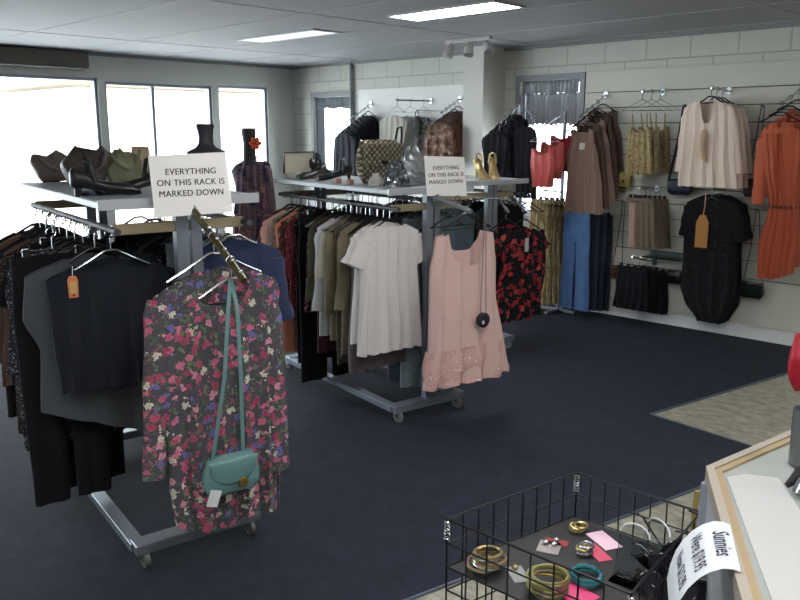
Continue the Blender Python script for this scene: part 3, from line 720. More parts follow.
# second rack, shop-side rail
seq = [(.1, 'trousers', 'jeans', 'mid blue jeans', C['jean'], .13, 1.0, 0), (.2, 'trousers', 'jeans', 'pale grey blue jeans', C['ljean'], .16, 1.02, 0), (.32, 'trousers', 'jeans', 'faded teal jeans', C['jean'], .17, 1.0, 0), (.45, 'top', 'dress', 'purple dress', C['purple'], .2, .6, 0),
       (.6, 'top', 'blouse', 'black chiffon blouse', C['black'], .2, .7, .3), (.75, 'top', 'shirt', 'denim shirt', C['jean'], .2, .65, .4), (.95, 'top', 'dress', 'deep purple dress', C['purple'], .2, .8, 0), (1.15, 'top', 'blouse', 'purple silk blouse', C['purple'], .2, .6, .2)]
prev = None
for i, (l, k, nm, d_, mt, w_, ln, slv) in enumerate(seq):
    lab = f'{d_} hanging low behind the pink dress on the second rack' if not prev else f'{d_} on the second rack, next behind the {prev}'
    wear(k, nm, lab, nm, P2(l), .23 if i > 2 else .1, ZR2, mt, f'{d_}', w=w_, length=ln, seed=150+i, sleeves=slv, hk='clip' if k == 'trousers' else 'tri', hcol='silver clip' if k == 'trousers' else 'black plastic') if i else \
    wear(k, nm, lab, nm, P2(l), .13, ZR2, mt, f'{d_}', w=w_*.9, length=ln, seed=150+i, hk='clip', hcol='silver clip')
    prev = d_
# pink dress on the end arm
pl = P2(-.16); zz = 1.27; uu = .12
pink = cloth('pink_silk', 'd4b4ac', .5, .04)
pinkhem = printed('pink_sequin', 'd0a8a0', ['c4a09a', 'dcc6c0', 'c49a92', 'ece4e0'], 55, .3)
m = pink; b = m.node_tree.nodes['Principled BSDF']; b.inputs['Roughness'].default_value = .5; b.inputs['Sheen Weight'].default_value = .3
rows = px_rows(pl, uu, zz, [(228, 436, 492), (250, 434, 494), (265, 431, 496), (300, 431, 496), (340, 428, 500), (378, 424, 505)])
wear('tank', 'dress', 'pale pink sleeveless silk dress with beaded hem at the end of the second rack', 'dress', pl, uu, zz, pink, 'pale pink silk dress', rows=rows, w=.2, dip=.21, bdip=.13, amp=.018, k=5, dep=.03, depb=.045, seed=12,
     hem=lambda u: .02*math.cos(5*u), hookmat=black_plastic, extra=[('beaded_hem', sheet(MB(), [(rows[-1][0]+.2, (rows[-2][1]+rows[-1][1])/2-.002, (rows[-2][2]+rows[-1][2])/2+.002), (rows[-1][0]-.012, rows[-1][1]-.004, rows[-1][2]+.004)], 0, 0, 0, 0, .047, .05, .021, 5, 12), pinkhem)])
hanger(P2(-.09), uu-.01, 1.285, '', 'tri', .19, hookmat=black_plastic, label='bare black plastic clothes hanger behind the pink dress')
# small dark round bag on a long chain
pl = P2(-.24); bu, bz = pl.uz(483, 320); tu, tz = pl.uz(482, 199)
bg_ = empty('evening_bag', pl.at(bu, bz), ANG, 'small round black bag on a long silver chain in front of the pink dress', 'handbag')
MB().tube([(0, -.015, 0), (0, -.01, 0), (0, .01, 0), (0, .015, 0)], [.034, .043, .043, .034], 24).build('body', black_leather, bg_)
MB().box(-.02, -.004, -.0165, -.0155, -.02, .0).build('label_patch', plain('tag_white', 'c8ccd0'), bg_)
MB().tube([(-.022, 0, .02), (-.012, 0, (tz-bz)*.5), (-.003, 0, tz-bz), (.004, 0, tz-bz), (.012, 0, (tz-bz)*.5), (.022, 0, .02)], .0022, 5).build('chain', chrome, bg_)
MB().tube([(.28, -.01, 1.275), (.28, -.25, tz-.004 if tz > 1.2 else 1.28)], .005, 6).build('end_peg', chrome, r2)

# ---- third rack
def P3(l): return RP(O3, l)
ZR3 = 1.2
pl = P3(-.08)
def px_wear(kind, nm, label, cat, pl, hook, rows, mat, short, **kw):
    u, z = pl.uz(*hook); rr = px_rows(pl, u, z, rows); w_ = (rr[min(1, len(rr)-1)][2]-rr[min(1, len(rr)-1)][1])/2
    return wear(kind, nm, label, cat, pl, u, z, mat, short, rows=rr, w=kw.pop('w', w_), **kw)
px_wear('top', 'blouse', 'black blouse with red roses and white tag, first on the third rack', 'blouse', pl, (524, 211), [(226, 508, 542), (240, 502, 544), (270, 500, 545), (318, 488, 541)], fl_red, 'rose printed blouse',
        neck=.05, dip=.04, sleeves=.16, amp=.016, k=6, dep=.03, seed=31, w=.2)
tu, tz = pl.uz(522, 244)
tag(MB().box(-.018, .018, -.001, .001, -.05, .05).build('swing_tag', plain('tag_white', 'c8ccd0'), None, P3(-.13).at(tu, tz), ANG), 'white oblong swing tag on the rose printed blouse', 'price tag', 'swing tags')
px_wear('top', 'blouse', 'second black blouse with red roses, behind the tagged one on the third rack', 'blouse', P3(.0), (506, 211), [(222, 492, 530), (240, 486, 536), (270, 484, 536), (322, 476, 530)], fl_red, 'second rose printed blouse',
        neck=.08, dip=.04, sleeves=.18, amp=.016, k=6, dep=.03, seed=35, w=.2)
u_, z_ = pl.uz(524, 211); ua, za = P3(0).uz(506, 211)
end_arm(r3, Vector((.25, .1, ZR3)), Vector((u_, -.1, z_-.012+.002)), 3, chrome)
end_arm(r3, Vector((.12, .12, ZR3)), Vector((ua, -.03, za-.012)), 3, chrome)
prev = None
for i, (l, d_, mt, ln, x, k) in enumerate([(.12, 'black evening dress', C['black'], .9, .25, 'top'), (.22, 'charcoal dress', C['char'], .85, .25, 'top'), (.34, 'black satin skirt', C['black'], .6, .25, 'skirt'), (.5, 'dark red printed dress', redprint, .85, .25, 'top'), (.7, 'black lace dress', C['black'], .9, .25, 'top'),
                                  (.12, 'teal denim jacket', C['jean'], .6, -.25, 'top'), (.25, 'dark grey dress', C['char'], .9, -.25, 'top'), (.4, 'dusky denim shirt', C['jean'], .65, -.25, 'top'), (.6, 'purple wrap dress', C['purple'], .8, -.25, 'top'), (.8, 'black wrap dress', C['black'], .8, -.25, 'top')]):
    lab = f'{d_} on the third rack under the gold shoes' if not prev else f'{d_} on the third rack, next after the {prev}'
    nm = d_.split()[-1]
    wear(k, nm, lab, nm, P3(l), x, ZR3, mt, d_, w=.2, length=ln, seed=200+i, hk='clip' if k == 'skirt' else 'tri', hcol='silver clip' if k == 'skirt' else 'black plastic'); prev = d_
# ================================================================== things hung on the back wall
def Wp(px, py, Y): return wall(Y).at(*wall(Y).uz(px, py))
def wall_arm(base, tip, Yb_, Yf, label, balls=5, mat=None):
    a, b_ = Wp(*base, Yb_), Wp(*tip, Yf)
    r = empty('wall_hook', a, 0, label, 'wall hook', 'display hooks on the back wall'); d_ = b_-a
    MB().box(-.018, .018, -.004, .012, -.03, .03, .003).build('bracket', chrome, r)
    MB().tube([(0, 0, 0), d_], .008, 8).build('arm', mat or chrome, r)
    for i in range(balls):
        MB().ball(d_*((i+.7)/balls)+Vector((0, 0, .011)), .0065, 8).build('ball_stop', chrome, r)
    return a, b_
def hung(arm, n, kind, name, rows, mats, cat, labels, shorts, hk='tri', w=None, gap=None, hcol='black plastic', hmat=None, hookmat=None, group=None, hw=None, span=.86, **kw):
    """n garments along an arm from its tip to the wall; the first has the silhouette seen in the photo"""
    a, b_ = arm; d_ = a-b_
    for i in range(n):
        t = min(.93, .04+(span/max(1, n-1))*i if n > 1 else .1) if gap is None else .04+gap*i
        p = b_+d_*t; pl = Plane((0, p.y), 0)
        if i == 0: rr = px_rows(pl, p.x, p.z, rows); ww = w or (max(r[2] for r in rr)-min(r[1] for r in rr))/2
        mt = mats[i % len(mats)] if i < len(mats) else mats[-1]
        wear(kind, name, labels[i], cat, pl, p.x, p.z+.0, mt, shorts[i], rows=rr, w=ww, hk=hk, hcol=hcol, hmat=hmat, hookmat=hookmat, seed=300+i+len(name)*7, group=group, hw=hw or (ww*.72 if kind in ('top', 'tank') else None), **kw)
ORD = ['foremost', 'second', 'third', 'fourth', 'fifth', 'sixth', 'seventh']
def labs(n, what, where): return [f'{what}, {ORD[i]} {where}' for i in range(n)], [f'{ORD[i]} {what}' for i in range(n)]

mauve = cloth('mauve_jersey', '8c756a', noise=.06); mauve2 = cloth('mauve_dark', '5f4c44', noise=.08)
goldcloth = printed('gold_sequin', 'a89870', ['c4b48c', '8a7a58', 'b4a27c', '786a4e'], 70, .5, rough=.5)
creamsilk = cloth('cream_silk', 'dac8ba', .6, .05); orange = cloth('rust_orange', 'b25a40', .75, .06)
denimb = cloth('denim_bright', '4c6c98', noise=.35, scale=7); denimd = cloth('denim_dark', '2c3646', noise=.2, scale=30)
brownshort = cloth('brown_shorts', '6f6154'); coral = cloth('coral_satin', 'b0504e', .5, .1)
# A mauve dresses
ar = wall_arm((606, 95), (580, 117), 6.485, 6.12, 'sloping wall arm carrying mauve brown tank dresses')
l_, s_ = labs(5, 'mauve brown tank dress', 'from the tip of its sloping wall arm')
hung(ar, 5, 'tank', 'dress', [(126, 570, 594), (140, 572, 594), (155, 567, 598), (213, 564, 603)], [mauve, mauve2, mauve, mauve2, mauve2], 'dress', l_, s_, amp=.018, k=5, dep=.018, dip=.2)
o = MB().box(-.028, .028, -.001, .001, -.035, .035, 0).build('care_label', white_paint, None, Wp(582, 147, 6.14)); tag(o, 'small white label inside the neck of the foremost mauve tank dress', 'label')
# B gold camisoles
ar = wall_arm((663, 92), (642, 91.5), 6.485, 6.2, 'level wall arm carrying the gold camisoles', 0)
l_, s_ = labs(3, 'gold sequinned camisole', 'from the tip of the level arm')
a, b_ = ar; pl = Plane((0, (b_+(a-b_)*.04).y), 0); u0 = (b_+(a-b_)*.04).x; z0 = (b_+(a-b_)*.04).z
straps = []
for p, q in (((632, 113), (634, 130)), ((647, 113), (647, 130))):
    A_, B_ = pl.uz(*p), pl.uz(*q)
    for y in (-.012, .012): straps.append(('strap', MB().tube([(A_[0]-u0, 0, A_[1]-z0), (B_[0]-u0, y, B_[1]-z0-.01)], .004, 6), goldcloth))
hung(ar, 3, 'cami', 'camisole', [(127, 630, 650), (140, 628, 651), (174, 624, 653)], [goldcloth], 'camisole', l_, s_, hk='wire', w=.2, hcol='black wire', hmat=black_plastic, hookmat=black_plastic, amp=.014, k=6, dep=.02,
     extra=straps)
# C cream blouses
ar = wall_arm((729, 91), (711, 88), 6.485, 6.2, 'level wall arm carrying the cream blouses', 0)
a, b_ = ar; p0 = b_+(a-b_)*.04; pl = Plane((0, p0.y), 0)
def loc_(p, y=0): u, z = pl.uz(*p); return Vector((u-p0.x, y, z-p0.z))
ex = [('sleeve', sleeve_mb(loc_((690, 114)), loc_((681, 172)), .07, .05, .3, 4), creamsilk), ('sleeve', sleeve_mb(loc_((728, 114)), loc_((736, 174)), .07, .05, .3, 9), creamsilk)]
bow = MB(); bow.tube([loc_((706, 130), -.035), loc_((705, 140), -.05), loc_((704, 150), -.045), loc_((707, 162), -.04)], [.018, .034, .03, .016], 10)
ex.append(('bow', bow, cloth('cream_bow', 'c4ad92', .6)))
l_, s_ = labs(3, 'cream chiffon blouse with tie neck', 'from the tip of its wall arm')
hung(ar, 3, 'top', 'blouse', [(97, 688, 730), (112, 683, 735), (150, 681, 736), (187, 677, 738)], [creamsilk], 'blouse', l_, s_, hk='tri', w=.19, hw=.1, span=.6, hcol='black plastic', hookmat=black_plastic, neck=.055, dip=.2, amp=.011, k=7, dep=.03,
     extra=ex)
# D orange shirt dresses
ar = wall_arm((801, 90), (781, 104), 6.485, 6.2, 'sloping wall arm carrying the orange shirt dresses')
a, b_ = ar; p0 = b_+(a-b_)*.04; pl = Plane((0, p0.y), 0)
ex = [('sleeve', sleeve_mb(loc_((765, 138)), loc_((757, 204)), .06, .042, .45, 4), orange), ('sleeve', sleeve_mb(loc_((799, 138)), loc_((806, 204)), .06, .042, .45, 8), orange)]
cl = MB()
for s in (-1, 1):
    c0 = loc_((781, 124)); 
    cl.add([c0+Vector((s*.01, -.045, -.06)), c0+Vector((s*.02, -.02, .02)), c0+Vector((s*.09, -.02, -.005)), c0+Vector((s*.085, -.045, -.07)),
            c0+Vector((s*.01, -.035, -.06)), c0+Vector((s*.02, .0, .02)), c0+Vector((s*.09, .0, -.005)), c0+Vector((s*.085, -.035, -.07))],
           [(0, 1, 2, 3), (7, 6, 5, 4), (0, 3, 7, 4), (1, 0, 4, 5), (2, 1, 5, 6), (3, 2, 6, 7)])
ex.append(('collar', cl, orange))
bt = MB().tube([loc_((780, 134), -.05), loc_((779, 205), -.052)], .009, 6); ex.append(('button_placket', bt, cloth('rust_dark', 'a04428')))
be = MB(); c0 = loc_((769, 207)); c1 = loc_((797, 207)); mid = (c0+c1)/2; rw = (c1-c0).length/2
be.lathe([(1, -.012), (1.02, 0), (1, .012)], tuple(mid), 28, rw+.004, .047); ex.append(('belt', be, cloth('belt_brown', '5a2f20')))
l_, s_ = labs(3, 'orange belted shirt dress', 'from the tip of its sloping wall arm')
hung(ar, 3, 'top', 'dress', [(120, 764, 800), (134, 761, 803), (165, 763, 803), (203, 769, 797), (212, 768, 798), (245, 759, 799), (279, 758, 793)], [orange], 'dress', l_, s_, w=.2, neck=.07, dip=.05, amp=.014, k=8, dep=.038, extra=ex, hookmat=black_plastic,
     hem=lambda u: .06*u if u > 0 else .0)
# E jeans
ar = wall_arm((600, 206), (577, 203), 6.485, 6.12, 'low wall arm carrying the jeans', 0)
jl = ['bright faded blue jeans, foremost on the low wall arm', 'dark blue denim jeans directly behind the bright pair on the wall', 'black denim jeans, third on the low wall arm', 'dark denim jeans nearest the wall beside the brown bag']
a, b_ = ar
for i, (t, sh) in enumerate(((.04, 0), (.4, 0), (.65, 0), (.9, 0))):
    p = b_+(a-b_)*t; pl_ = Plane((0, p.y), 0)
    if i == 0: rr = px_rows(pl_, p.x, p.z, [(212, 566, 591), (300, 561, 592)]); wd = (rr[0][2]-rr[0][1])/2; ln = -rr[-1][0]
    wear('trousers', 'jeans', jl[i], 'jeans', pl_, p.x+.01*i, p.z, denimb if i == 0 else denimd, jl[i].split(',')[0].split(' directly')[0], w=wd, length=ln, flare=1.12 if i == 0 else 1.0, hk='clip', hcol='silver clip', seed=400+i, dep=.022, amp=.01)
# F shorts
ar = wall_arm((657, 189), (640, 188), 6.485, 6.18, 'level wall arm carrying the brown shorts', 0)
sl_ = ['pale pink shorts hung in front of the brown shorts on the wall']+[f'brown tailored shorts, {ORD[i]} of the brown pairs on the level arm' for i in (0, 1, 2, 3)]
pp_ = ar[1]+(ar[0]-ar[1])*.15; pl_ = Plane((0, pp_.y), 0); rr = px_rows(pl_, pp_.x, pp_.z, [(202, 630, 641), (212, 629, 642), (247, 628, 642)]); mx_ = (rr[0][1]+rr[0][2])/2
wear('skirt', 'shorts', sl_[0], 'shorts', pl_, pp_.x, pp_.z, cloth('pinkish', 'b49a8c'), 'pale pink shorts', rows=rr, w=.05, hk='clip', hcol='silver clip', dep=.014, hw=.03)
hung(ar, 4, 'skirt', 'shorts', [(201, 636, 654), (210, 635, 655), (248, 634, 657)], [brownshort], 'shorts', sl_[1:], [s.split(' on ')[0].split(' hung')[0] for s in sl_[1:]], hk='clip', hcol='silver clip', amp=.01, k=5, dep=.02, w=.14)
# G black skirts
ar = wall_arm((655, 262), (632, 257), 6.485, 6.18, 'lowest wall arm carrying the black skirts', 0)
l_, s_ = labs(4, 'short black skirt', 'on the lowest arm under the brown shorts')
hung(ar, 4, 'skirt', 'skirt', [(267, 619, 648), (278, 617, 648), (309, 613, 648)], [black_cloth], 'skirt', l_, s_, hk='clip', hcol='silver clip', amp=.012, k=6, dep=.02, w=.16)
# H black dress with tag
ar = wall_arm((724, 186), (712, 190), 6.485, 6.3, 'wall arm carrying the black lace hem dresses', 0)
a, b_ = ar; p0 = b_+(a-b_)*.04; pl = Plane((0, p0.y), 0)
lace_b = printed('black_lace', '121216', ['23242a', '1a1a20', '2c2c30'], 60, .4)
ex = [('sleeve', sleeve_mb(loc_((692, 206)), loc_((685, 236)), .065, .055, .5, 4), black_cloth), ('sleeve', sleeve_mb(loc_((733, 206)), loc_((740, 242)), .065, .055, .5, 8), black_cloth)]
l_, s_ = labs(3, 'short sleeved black dress with lace hem', 'on its wall arm beneath the cream blouses')
hung(ar, 3, 'top', 'dress', [(193, 690, 733), (204, 687, 738), (240, 684, 736), (290, 680, 735), (304, 684, 732), (322, 697, 722)], [lace_b, black_cloth], 'dress', l_, s_, w=.2, neck=.09, dip=.05, amp=.009, k=5, dep=.03, extra=ex, span=.5)
tx = Wp(703, 215, 6.2)
r = empty('swing_tag', tx, 0, 'large tan cardboard tag on a string over the black lace hem dress', 'price tag', 'swing tags')
MB().prism([(-.05, -.26), (.05, -.26), (.05, -.06), (.022, 0), (-.022, 0), (-.05, -.06)], -.002, .002).xf(Matrix.Rotation(PI/2, 4, 'X')).build('card', plain('tag_tan_big', 'a8743c', .7), r, smooth=False)
MB().tube([(0, -.002, -.02), (.01, 0, .07), (-.005, .03, .2)], .004, 6).build('string', plain('tag_string', 'b07a5a'), r)
# bags on pegs
def peg_bag(peg, Y, body_px, size, mat, strapmat, label, r=.004, name='handbag', depth=.05, flap=True, xs=(-.8, .8)):
    p = Wp(*peg, Y); c = Wp(*body_px, Y)
    rt = empty(name, c, 0, label, 'handbag')
    soft_box(size[0], size[1], depth, .9).build('body', mat, rt)
    if flap: MB().box(-size[0]*.45, size[0]*.45, -depth*.55-.003, -depth*.5, -size[1]*.1, size[1]*.45, .002).build('flap', mat, rt)
    q = p-c
    MB().tube([(xs[0]*size[0]/2, 0, size[1]*.42), q*.5+Vector((xs[0]*size[0]*.22, 0, size[1]*.2)), q+Vector((-.012, 0, 0)), q+Vector((.0, 0, .014)), q+Vector((.012, 0, 0)), q*.5+Vector((xs[1]*size[0]*.22, 0, size[1]*.2)), (xs[1]*size[0]/2, 0, size[1]*.42)], r, 6).build('strap', strapmat, rt)
    pg = MB().tube([p+Vector((0, YB-.03-p.y, .004)), p+Vector((0, -.03, .004)), p+Vector((0, -.04, .02))], .005, 8).build('wall_peg', chrome); tag(pg, 'short chrome wall peg holding the '+label.split(' hanging')[0].split(' on ')[0], 'peg', 'wall pegs')
    return rt
brownl = plain('brown_leather', '5a4030', .45, 0, .1, 40); navyl = plain('navy_leather', '1c2238', .35)
peg_bag((624, 202), 6.42, (617, 272), (.12, .11), brownl, brownl, 'small brown bag on a long thin strap between jeans and shorts')
rb = peg_bag((685, 107), 6.44, (680, 187), (.22, .12), navyl, navyl, 'navy blue bag on a thick strap half behind the cream blouses', r=.011, xs=(-.95, .6))
peg_bag((763, 107), 6.44, (752, 188), (.13, .13), plain('plum_leather', '3a1c2a', .4), plain('grey_strap', '5a5a58', .5), 'plum coloured bag on a thin strap between cream blouses and orange dresses')
peg_bag((758, 211), 6.42, (752, 290), (.19, .12), plain('green_black', '17201e', .3), plain('grey_strap', '5a5a58'), 'flat dark green evening bag on a long strap right of the black dress')
o = soft_box(.13, .1, .05, .95).build('purse', black_leather, None, Wp(674, 277, 6.44)); tag(o, 'small black clutch purse on the wall left of the black dress', 'purse')
r = empty('purse', Wp(624, 180, 6.43), 0, 'square mustard yellow purse under the gold camisoles', 'purse')
ym = plain('mustard_leather', 'a09050', .5)
soft_box(.13, .12, .04, .97, round_bottom=0).build('body', ym, r); MB().ball((.005, -.025, -.01), .014).build('clasp', plain('brown_clasp', '5a3a20'), r)
MB().tube([(-.035, 0, .05), (-.02, .03, .085), (.02, .03, .085), (.035, 0, .05)], .004, 6).build('handle', ym, r)
r = empty('acrylic_shelf', Wp(668, 257, 6.48), 0, 'clear acrylic shelf on the slats behind the shorts and skirts', 'shelf')
acr = glassy('acrylic', 'e6ecef', .25)
MB().box(-.17, .17, -.14, 0, -.005, .005, .002).build('plate', acr, r); MB().box(-.17, .17, -.004, 0, .005, .05).build('lip', acr, r)

# ---- on the white board left of the pillar
blackj = cloth('jacket_black', '22252a', noise=.15)
ar = wall_arm((371, 104), (344, 124), 6.49, 6.0, 'sloping arm of black jackets on the white board')
l_, s_ = labs(7, 'dark jacket', 'from the tip of the sloping arm on the white board')
hung(ar, 7, 'top', 'jacket', [(131, 337, 352), (142, 334, 356), (185, 333, 358)], [cloth('jacket_grey', '30343a'), blackj], 'jacket', l_, s_, w=.17, neck=.05, dip=.03, amp=.01, k=5, dep=.022)
ar = wall_arm((431, 101), (396, 100), 6.49, 6.2, 'level arm of cream tops in the middle of the white board', 0, steel)
cl_ = ['cream pleated top, foremost on the middle arm of the white board', 'white knitted top behind the cream pleated top', 'black and white patterned top on the middle arm of the white board']
hung(ar, 3, 'top', 'blouse', [(113, 384, 403), (122, 380, 407), (155, 381, 402)], [cloth('cream_pleat', 'bdb9b0'), cloth('white_knit', 'c4c4c2'), printed('mono_print', 'b0b0b0', ['2a2a2e', '55555a', 'd0d0d0'], 30, .5)], 'blouse', cl_, ['cream pleated top', 'white knitted top', 'monochrome patterned top'], span=.75, hk='wire', hcol='thin wire', w=.17, neck=.1, dip=.03, amp=.01, k=6, dep=.015, hmat=chrome)
ar = wall_arm((460, 99), (441, 113), 6.49, 6.05, 'sloping arm of brown tops beside the pillar')
l_, s_ = labs(5, 'brown top', 'from the tip of the sloping arm beside the pillar')
hung(ar, 5, 'top', 'blouse', [(121, 429, 451), (132, 425, 455), (165, 422, 458)], [printed('tan_mix', '6a5044', ['8a6a58', '4a382e', 'a08878'], 20, .5), cloth('brown_top', '6a4c3c'), cloth('brown_top2', '5a4034')], 'blouse', l_, s_, w=.17, neck=.07, dip=.04, amp=.012, k=5, dep=.018)
r = empty('purse', Wp(417, 127, 6.1), 0, 'dark oval purse hanging upright against the white board', 'purse')
MB().lathe([(.2, -.02), (.9, -.016), (1, 0), (.9, .016), (.2, .02)], (0, 0, 0), 28, .055, .11).xf(Matrix.Rotation(PI/2, 4, 'X')).build('body', plain('dark_oval', '282c2c', .8), r)
MB().tube([(-.03, 0, .09), (-.02, .0, .15), (.0, .0, .17), (.02, 0, .15), (.03, 0, .09)], .004, 6).build('strap', black_leather, r)
pg = MB().tube([Wp(417, 127, 6.1)+Vector((0, -.02, .165)), Wp(417, 127, 6.1)+Vector((0, .39, .165))], .005, 8).build('wall_peg', chrome); tag(pg, 'chrome peg holding the dark oval purse', 'peg', 'wall pegs')

# ---- two floor stands in front of the window by the pillar
def stand(base_px, Y, top_z, arms, label):
    g0 = Wp(*base_px, Y); g0.z = 0
    r = empty('garment_stand', g0, 0, label, 'garment stand', 'garment stands')
    MB().box(-.012, .012, -.012, .012, .03, top_z, .002).build('pole', steel, r)
    for a_ in (0, PI/2):
        MB().box(-.19, .19, -.015, .015, .0, .03, .004).xf(Matrix.Rotation(a_, 4, 'Z')).build('foot', steel, r)
    out = []
    for (z, tip) in arms:
        t = Wp(*tip[:2], tip[2])-g0; MB().tube([(0, 0, z), t], .008, 8).build('arm', chrome, r)
        out.append((g0+Vector((0, 0, z)), g0+t))
    return out
_, z1 = wall(6.1).uz(521, 104)
A_ = stand((516, 240), 6.1, z1, [(z1, (499, 124, 5.75)), (z1, (534, 118, 5.8))], 'steel floor stand with black tops before the window by the pillar')
l_, s_ = labs(4, 'black top', 'from the tip on the pillar side of the steel stand')
hung(A_[0], 4, 'top', 'shirt', [(130, 486, 506), (142, 482, 510), (178, 484, 508)], [black_cloth], 'shirt', l_, s_, w=.16, hk='wire', hcol='wire', neck=.06, dip=.03, amp=.012, k=5, dep=.02)
l_, s_ = labs(2, 'long black dress', 'on the window side arm of the steel stand')
hung(A_[1], 2, 'top', 'dress', [(124, 517, 534), (138, 514, 537), (198, 516, 536)], [black_cloth], 'dress', l_, s_, w=.13, hk='wire', hcol='wire', neck=.05, dip=.04, amp=.01, k=5, dep=.02)
_, z1 = wall(6.3).uz(562, 112); _, z2 = wall(6.3).uz(556, 192)
A_ = stand((560, 240), 6.3, z1, [(z1, (544, 126, 5.7)), (z2, (543, 190, 5.95))], 'steel floor stand with coral camisoles and gold trousers by the window')
white_wire = plain('white_wire', 'c8c8cc', .4)
a, b_ = A_[0]; p0 = b_+(a-b_)*.04; pl = Plane((0, p0.y), 0)
straps = [('strap', MB().tube([loc_(p), loc_(q)], .004, 6), coral) for p, q in (((537, 143), (536, 152)), ((549, 143), (550, 152)))]
hung(A_[0], 3, 'cami', 'camisole', [(149, 532, 554), (163, 531, 555), (187, 533, 552)], [coral, coral, cloth('coral_dark', '8c3038')], 'camisole', ['coral satin camisole on a white hanger, foremost on its stand', 'coral satin camisole just behind the one on the white hanger', 'dark red camisole nearest the pole of its stand'], ['foremost coral camisole', 'second coral camisole', 'dark red camisole'],
     hk='wire', hcol='white wire', hmat=white_wire, w=.16, amp=.012, k=4, dep=.03, extra=straps)
goldt = printed('gold_stripe', '988662', ['b4a27c', '7c6c4e', 'c0b08c', '74684c'], 24, .6, stretch=(3, 3, .4))
l_, s_ = labs(4, 'shimmering gold long skirt', 'from the tip of the low arm of its stand')
hung(A_[1], 4, 'skirt', 'skirt', [(202, 531, 548), (215, 530, 549), (303, 527, 550)], [goldt], 'skirt', l_, s_, hk='clip', hcol='silver clip', amp=.018, k=7, dep=.025, w=.14)

a, b_ = A_[1]
for i in range(8):
    p = b_+(a-b_)*(.08+.11*i); hanger(Plane((0, p.y), .15*math.sin(i*2.1)), p.x, p.z, '', 'tri', .15, hookmat=chrome if i % 2 else black_plastic, label='bare black clothes hanger above the gold skirts on the low arm')
# ================================================================== dress form by the window
pl = Plane((-4.9, 3.0), math.radians(40)); 
u, _ = pl.uz(255, 300); base = pl.at(u, 0)
r = empty('dress_form', base, pl.ang, 'black bust form on a stand wearing the sheer purple brown dress', 'dress form')
_, zt_ = pl.uz(250, 128); _, zs = pl.uz(250, 168)
MB().lathe([(.16, 0), (.16, .015), (.03, .03), (.014, .05), (.014, zs-.55)], n=24).build('stand', black_plastic, r)
MB().lathe([(.05, zs-.56), (.1, zs-.52), (.1, zs-.35), (.085, zs-.25), (.115, zs-.08), (.13, zs-.02), (.1, zs+.02), (.045, zs+.05), (.04, zt_-.1), (.05, zt_-.03), (.045, zt_), (.01, zt_)], n=28, sy=.75).build('torso', plain('form_black', '22222a', .6), r)
dress_sh = printed('sheer_print', '66545c', ['8a6a66', '463c4e', '94706a', '5c4c60'], 14, .5)
rows = px_rows(pl, u, zs, [(157, 244, 266), (172, 238, 271), (215, 235, 276), (300, 230, 284)])
o = sheet(MB(), rows, .06, .5, .05, .03, .11, .16, .02, 7, 3).build('dress', dress_sh, None, pl.at(u, zs), pl.ang); tag(o, 'sheer purple and brown printed dress on the bust form', 'dress')
fu, fz = pl.uz(259, 143)
r = empty('flower_brooch', pl.back(-.1).at(fu, fz), pl.ang, 'bright orange fabric flower pinned at the neck of the bust form', 'flower')
fm = cloth('flower_orange', 'c85a2c')
for i in range(6):
    a_ = i*PI/3; MB().ball((0, 0, 0), 1, 12, .024, .008, .015).xf(Matrix.Translation((.02*math.cos(a_), -.004*i*.3, .02*math.sin(a_))) @ Matrix.Rotation(-a_, 4, 'Y')).build('petal', fm, r)
MB().ball((0, -.009, 0), .009).build('heart', plain('flower_heart', '7a2a18'), r)
MB().tube([(0, 0, -.02), (.012, .0, -.07), (.0, .0, -.11)], .004, 6).build('stem', cloth('stem_brown', '5a3a2c'), r)

# ================================================================== things on the shelves
def bust(pl, px, py0, py1, zb, hw, label):
    u, _ = pl.uz(px, py0); _, zt = pl.uz(px, py0)
    h = zt-zb; r = empty('necklace_bust', pl.at(u, zb), pl.ang, label, 'bust display')
    MB().lathe([(hw*.8, 0), (hw*.85, h*.08), (hw*.9, h*.3), (hw*1.1, h*.5), (hw*1.08, h*.56), (hw*.6, h*.62), (hw*.42, h*.68), (hw*.38, h*.78), (hw*.44, h*.9), (hw*.5, h*.95), (hw*.48, h)], n=28, sy=.6).build('neck_form', plain('form_black', '22222a'), r)
    return r
bust(RP(O1, .55), 205, 124, 156, 1.418, .08, 'black neck display standing behind the large marked down sign')
def l_for(O, px, py, u):
    best = min((abs(RP(O, l/100).uz(px, py)[0]-u), l/100) for l in range(4, 128)); return best[1]
def lump(l, px0, px1, py0, py1, O, zs, mat, label, name, cat, kind='bag', depth=.1, handle=False, extra=None, topk=.85):
    l = l_for(O, (px0+px1)/2, py1, l); pl = RP(O, l); u0, z0 = pl.uz(px0, py0); u1, _ = pl.uz(px1, py0); h = max(.04, z0-zs); w_ = u1-u0; c = (u0+u1)/2
    r = empty(name, pl.at(c, zs+.0), pl.ang, label, cat)
    soft_box(w_, h, depth, topk).xf(Matrix.Translation((0, 0, h/2+.002))).build('body', mat, r)
    if handle: MB().tube([(-w_*.25, 0, h*.92), (-w_*.2, -.01, h*1.15), (0, -.015, h*1.25), (w_*.2, -.01, h*1.15), (w_*.25, 0, h*.92)], .006, 8).build('handle', mat, r)
    if extra: extra(r, w_, h, depth)
    return r
Z1, Z2, Z3 = 1.418, 1.348, 1.308
tanl = plain('taupe_leather', '5c5048', .5, 0, .12, 20); olivel = plain('olive_leather', '6c6e54', .5, 0, .12, 20)
